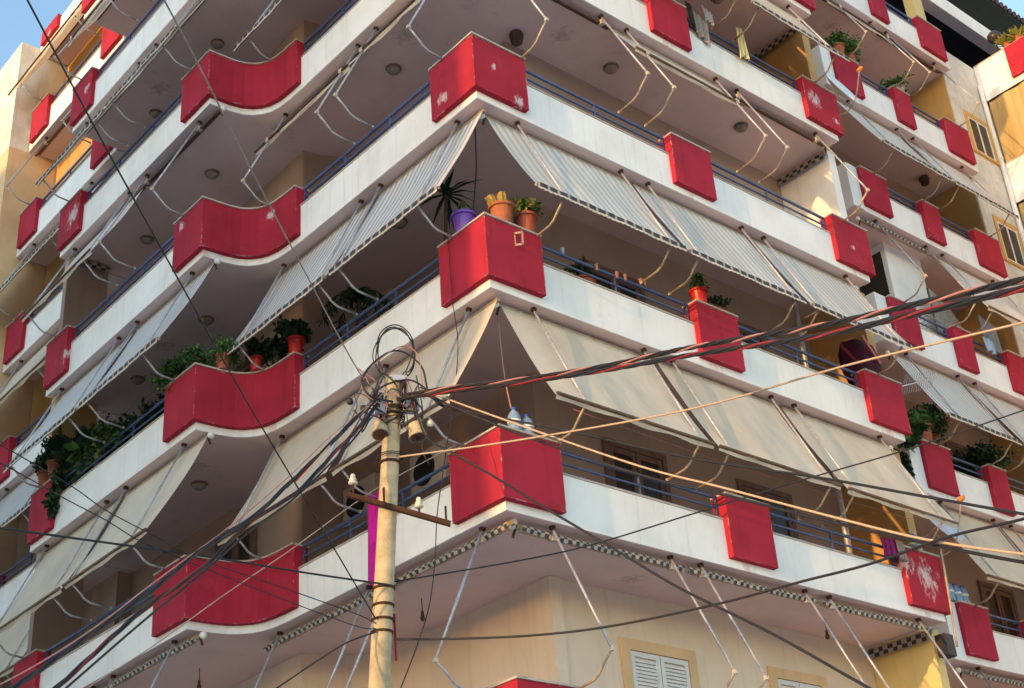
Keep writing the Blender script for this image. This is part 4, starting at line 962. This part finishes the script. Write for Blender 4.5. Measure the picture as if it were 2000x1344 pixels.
cable('black cable falling to the right just above the tan cable', [[-2.15, -1.27, 8.23], [-1.97, -1.67, 7.86], [-1.57, -2.69, 7.32], [-1.32, -3.99, 6.58], [-1.24, -5.22, 5.95], [-1.35, -6.15, 5.43], [-1.54, -7.03, 4.93], [-1.93, -8.09, 4.33]], .0115, 'black_rubber')
cable('black cable sagging steeply to the lower right from the pole top', [[-2.22, -1.21, 8.16], [-2.19, -1.36, 7.65], [-2.13, -1.67, 7.36], [-2.0, -2.03, 7.04], [-1.86, -2.69, 6.45], [-1.75, -3.36, 5.87], [-1.69, -4.01, 5.32], [-1.68, -4.81, 4.74], [-1.76, -5.53, 4.19], [-2.05, -6.54, 3.46]], .0115, 'black_rubber')
cable('black cable rising to the right from the lower part of the pole', [[-2.42, -1.06, 5.62], [-2.12, -1.67, 5.5], [-1.86, -2.42, 5.36], [-1.66, -3.17, 5.26], [-1.52, -4.21, 5.16], [-1.5, -5.04, 5.09], [-1.51, -5.71, 5.02], [-1.64, -6.45, 4.95], [-1.81, -7.16, 4.81], [-2.17, -8.3, 4.59]], .0105, 'black_rubber')
cable('thin black cable climbing to the right behind the others', [[-2.29, -0.91, 6.25], [-1.2, -1.4, 6.49], [-0.49, -1.79, 6.67], [0.38, -2.43, 6.96], [1.25, -3.2, 7.24], [2.04, -4.03, 7.46], [2.84, -5.05, 7.72], [3.62, -6.34, 7.95]], .008, 'black_rubber')
k8a = [[-2.47, -1.03, 8.17], [-2.87, -1.1, 7.74], [-3.19, -1.13, 7.37], [-3.72, -1.26, 6.8], [-4.1, -1.38, 6.4], [-4.47, -1.52, 6.1], [-4.85, -1.65, 5.78], [-5.23, -1.79, 5.41], [-5.9, -2.14, 4.83], [-6.42, -2.46, 4.39], [-7.01, -2.77, 3.9]]
k8b = [[-2.47, -1.02, 8.11], [-2.83, -1.13, 7.66], [-3.15, -1.16, 7.29], [-3.59, -1.23, 6.78], [-4.14, -1.36, 6.33], [-4.66, -1.53, 5.78], [-5.33, -1.75, 5.2], [-6.0, -2.09, 4.53], [-6.52, -2.32, 4.04]]
k8c = [[-2.49, -1.01, 8.09], [-2.8, -1.09, 7.63], [-3.11, -1.18, 7.27], [-3.61, -1.22, 6.72], [-4.16, -1.35, 6.23], [-4.68, -1.52, 5.71], [-5.26, -1.78, 5.18], [-5.94, -2.12, 4.53], [-6.46, -2.34, 4.02]]
k8d = [[-2.48, -1.02, 8.14], [-2.83, -1.13, 7.82], [-3.19, -1.13, 7.45], [-3.74, -1.25, 6.85], [-4.39, -1.45, 6.21], [-4.85, -1.65, 5.8], [-5.31, -1.86, 5.39], [-5.77, -2.09, 4.97], [-6.31, -2.4, 4.53], [-6.88, -2.71, 4.12]]
twisted('twisted_cable', 'black and violet cable bundle falling to the lower left, upper of the pair', k8a, .011, ['black_rubber', 'black_rubber', 'black_rubber'], 1.3, .0105)
twisted('twisted_cable', 'black and dull red cable bundle falling to the lower left, lower of the pair', k8b, .011, ['black_rubber', 'black_rubber', 'dark_red_rubber'], 1.3, .0098)
cable('single black cable falling to the lower left below the bundles', k8c, .0095, 'black_rubber')
cable('pinkish cable falling to the lower left above the bundles', k8d, .006, 'pink_rubber')
for k in range(3):
    P = [Vector(p) + Vector((.03 * k, 0, .04 * k - .02)) for p in k8a[:4]]
    P[-1] += Vector((.05 * k, 0, .03 * k))
    cable(('short black service wire in the fan left of the pole top', 'short red service wire in the fan left of the pole top', 'short tan service wire in the fan left of the pole top')[k], P, .007, ('black_rubber', 'red_rubber', 'tan_rubber')[k], e=False)
cable('thin grey cable rising steeply from the pole to the top left', [[-2.47, -1.03, 8.17], [-2.88, -1.22, 8.23], [-4.0, -2.03, 8.53], [-5.12, -2.99, 8.6], [-6.12, -3.92, 8.58], [-6.78, -4.6, 8.42], [-7.36, -5.21, 8.25]], .0065, 'grey_cloth')
cable('black cable crossing the whole left side from the top left corner', [[-2.55, -0.96, 5.82], [-3.3, -1.29, 6.37], [-4.65, -2.11, 7.05], [-5.75, -2.87, 7.54], [-6.89, -3.89, 7.74], [-7.78, -4.84, 7.71], [-8.13, -5.25, 7.65]], .0075, 'black_rubber')
cable('black cable leaving the pole almost level to the left', [[-2.45, -1.04, 6.15], [-3.35, -1.03, 6.11], [-4.42, -1.09, 6.05], [-5.44, -1.25, 5.93], [-6.37, -1.52, 5.77], [-7.22, -1.86, 5.58]], .0095, 'black_rubber')
cable('thin wire sagging from the left edge to the pole, upper of two', [[-2.55, -0.96, 5.78], [-2.78, -0.92, 5.86], [-3.74, -1.02, 5.95], [-4.53, -1.14, 6.0], [-4.92, -1.17, 6.10], [-5.43, -1.25, 6.21], [-5.8, -1.42, 6.27], [-6.5, -1.68, 6.36], [-7.19, -1.98, 6.39]], .0048, 'black_rubber')
cable('thin wire sagging from the left edge to the pole, lower of two', [[-2.55, -0.96, 5.73], [-2.78, -0.92, 5.74], [-3.74, -1.02, 5.85], [-4.56, -1.13, 5.95], [-5.02, -1.12, 6.05], [-5.43, -1.26, 6.12], [-5.87, -1.39, 6.18], [-6.49, -1.69, 6.21], [-7.17, -1.98, 6.23]], .0048, 'black_rubber')
cable('thin dull brown wire passing behind the pole down to the left', [[-1.07, -0.46, 8.17], [-2.01, -0.49, 7.52], [-2.56, -0.59, 7.09], [-3.24, -0.62, 6.51], [-4.07, -0.83, 5.85], [-4.85, -1.09, 5.21], [-5.51, -1.44, 4.72]], .0055, 'lamp_dull')
cable('black stay wire from the lower pole to the bottom left', [[-2.55, -0.96, 5.7], [-2.88, -0.98, 5.55], [-3.27, -1.08, 5.3], [-3.64, -1.2, 5.05], [-4.15, -1.36, 4.7]], .008, 'black_rubber')
cable('thin dark wire hanging straight down the left of the corner', [[-0.3, -0.12, Z(1) + 1.0], [-.35, -.13, 10.88], [-0.6, -0.16, 9.69], [-1.0, -0.25, 9.2], [-1.19, -0.36, 8.24], [-1.44, -0.55, 7.27], [-1.6, -0.68, 6.69], [-1.78, -0.79, 6.14], [-2.01, -0.87, 5.68], [-2.24, -0.94, 5.28], [-2.41, -0.94, 4.93]][:0] or [[-.13, .62, Z(1) + 1.02], [-.13, .60, Z(1) + .1], [-.16, .50, Z(1) - .6], [-.5, .2, 9.3], [-.95, -.12, 8.2], [-1.44, -0.55, 7.27], [-1.6, -0.68, 6.69], [-1.78, -0.79, 6.14], [-2.01, -0.87, 5.68], [-2.24, -0.94, 5.28], [-2.41, -0.94, 4.93]], .006, 'black_rubber', e=False)
# coil and tangle at the pole head
root = thing('cable_coil', 'black and red cable loop standing above the pole head', 'cable', (-2.30, -1.05, 8.3))
for k in range(4):
    c0 = Vector((-2.285, -1.03, 8.66 + .012 * k)); e1 = Vector((.76, -.64, 0)).normalized(); e2 = Vector((0, 0, 1)); fw = Vector((-.59, -.8, 0)); pts = []
    rx_ = (.205, .19, .21, .185)[k]; rz_ = (.33, .345, .315, .335)[k]; sh = (0, .016, -.012, .022)[k]
    for i in range(26):
        a = math.radians(-62) + i / 25 * math.radians(304)
        pts.append(c0 + e1 * (math.cos(a + math.pi) * rx_ * (1 + .04 * math.sin(i * .8 + k * 2)) + sh * math.sin(a * 2 + k)) + e2 * (math.sin(a) * rz_ * (1 if math.sin(a) > 0 else .9)) + fw * (.012 * math.sin(i * .7 + k * 1.7)))
    pts = [pts[0] + Vector((0, 0, -.22))] + pts + [pts[-1] + Vector((0, 0, -.30))]
    m = MB(); m.tube(smoothline(pts, 2), .0068, 6); m.build('loop', 'black_rubber', root, smooth=True)
root = thing('cable_tangle', 'tangle of black, red and pink wires wrapped round the pole head', 'cable', (-2.35, -1.02, 8.1))
random.seed(11)
axx = Vector((.76, -.64, 0)).normalized(); fwd = Vector((-.59, -.8, 0)).normalized()
arcs = []
for k in range(20):
    side = -1 if k % 5 < 3 else 1
    st_ = pole_at(8.1) + axx * side * random.uniform(.08, .24) + fwd * random.uniform(.05, .16) + Vector((0, 0, random.uniform(-.14, .1)))
    en = pole_at(8.1) + axx * side * random.uniform(-.2, .42) + fwd * random.uniform(.05, .16) + Vector((0, 0, random.uniform(-.35, .05)))
    mdp = (st_ + en) / 2 + axx * side * random.uniform(-.05, .3) + Vector((0, 0, random.choice((1, 1, -1)) * random.uniform(.08, .36)))
    pts = smoothline([st_, st_.lerp(mdp, .5) + Vector((0, 0, .05)), mdp, mdp.lerp(en, .5) + axx * .04, en], 5)
    m = MB(); m.tube(pts, random.choice((.005, .007, .009)), 5); m.build('wire', random.choice(['black_rubber', 'black_rubber', 'black_rubber', 'black_rubber', 'dark_red_rubber', 'dark_red_rubber', 'pink_rubber']), root, smooth=True)
for k in range(9):
    zz = random.choice((8.12, 8.05, 7.98, 7.9, 7.62, 7.5)) + random.uniform(-.03, .03); c0 = pole_at(zz); tl = random.uniform(-.3, .3)
    pts = [c0 + axx * math.cos(a) * .13 + fwd * math.sin(a) * .13 + Vector((0, 0, tl * .13 * math.cos(a))) for a in [i / 14 * 6.28 for i in range(15)]]
    m = MB(); m.tube(pts, .006, 5); m.build('wire', random.choice(['black_rubber', 'rust', 'black_rubber']), root, smooth=True)
# big arcs either side of the head
for pts, mt, rr in (([(-2.38, -1.1, 8.08), (-2.62, -1.05, 8.1), (-2.70, -1.02, 8.28), (-2.55, -1.08, 8.52), (-2.33, -1.15, 8.66), (-2.12, -1.25, 8.5), (-2.06, -1.28, 8.2), (-1.98, -1.4, 8.02), (-1.9, -1.75, 7.8)], 'black_rubber', .011),
                   ([(-2.42, -1.1, 8.0), (-2.66, -1.02, 8.12), (-2.68, -1.02, 8.3), (-2.5, -1.1, 8.55), (-2.28, -1.17, 8.72), (-2.15, -1.24, 8.62), (-2.12, -1.26, 8.3), (-2.1, -1.25, 8.12)], 'pink_rubber', .006),
                   ([(-2.42, -1.1, 7.9), (-2.6, -1.02, 8.05), (-2.5, -1.1, 8.22), (-2.25, -1.2, 8.32), (-2.08, -1.28, 8.22), (-1.98, -1.4, 8.0), (-1.86, -1.9, 7.75)], 'black_rubber', .010),
                   ([(-2.15, -1.2, 8.4), (-2.1, -1.22, 8.0), (-2.11, -1.2, 7.6), (-2.05, -1.22, 7.42)], 'black_rubber', .007)):
    m = MB(); m.tube(smoothline(pts, 6), rr, 6); m.build('wire', mt, root, smooth=True)
for (p, k) in (((-2.66, -.98, 7.98), 0), ((-2.78, -.92, 8.05), 1), ((-2.05, -1.27, 7.85), 2)):
    m = MB(); m.lathe(p, [(.008, -.035), (.03, -.025), (.034, 0), (.03, .025), (.008, .035)], 10); m.build('spool_insulator', 'black_rubber' if k < 2 else 'porcelain', root, smooth=True)

# ------------------------------------------------------------------ neighbour across the side street (shades the left face from the low sun)
nb = thing('neighbouring_building', 'beige apartment block across the side street, outside the picture', 'building', (-36, 12, 0))
NX = -30.0; NY = .22 - 0.104 * (30.0 - .09); NZ = 25.4
m = MB(); m.box((NX - 12, NY, -.2), (NX, NY + 40, NZ)); m.build('wall', 'neighbour_paint', nb)
for l in range(0, 7):
    for k in range(8):
        y = NY + 1.6 + k * 4.6; z_ = 1.2 + l * 3.1
        m = MB(); m.box((NX + .001, y, z_), (NX + .05, y + 1.4, z_ + 1.5)); fw = m.build('window', 'shutter_white', nb)
        m = MB(); m.box((NX + .051, y + .1, z_ + .1), (NX + .056, y + 1.3, z_ + 1.4)); m.build('pane', 'dark_glass', fw)
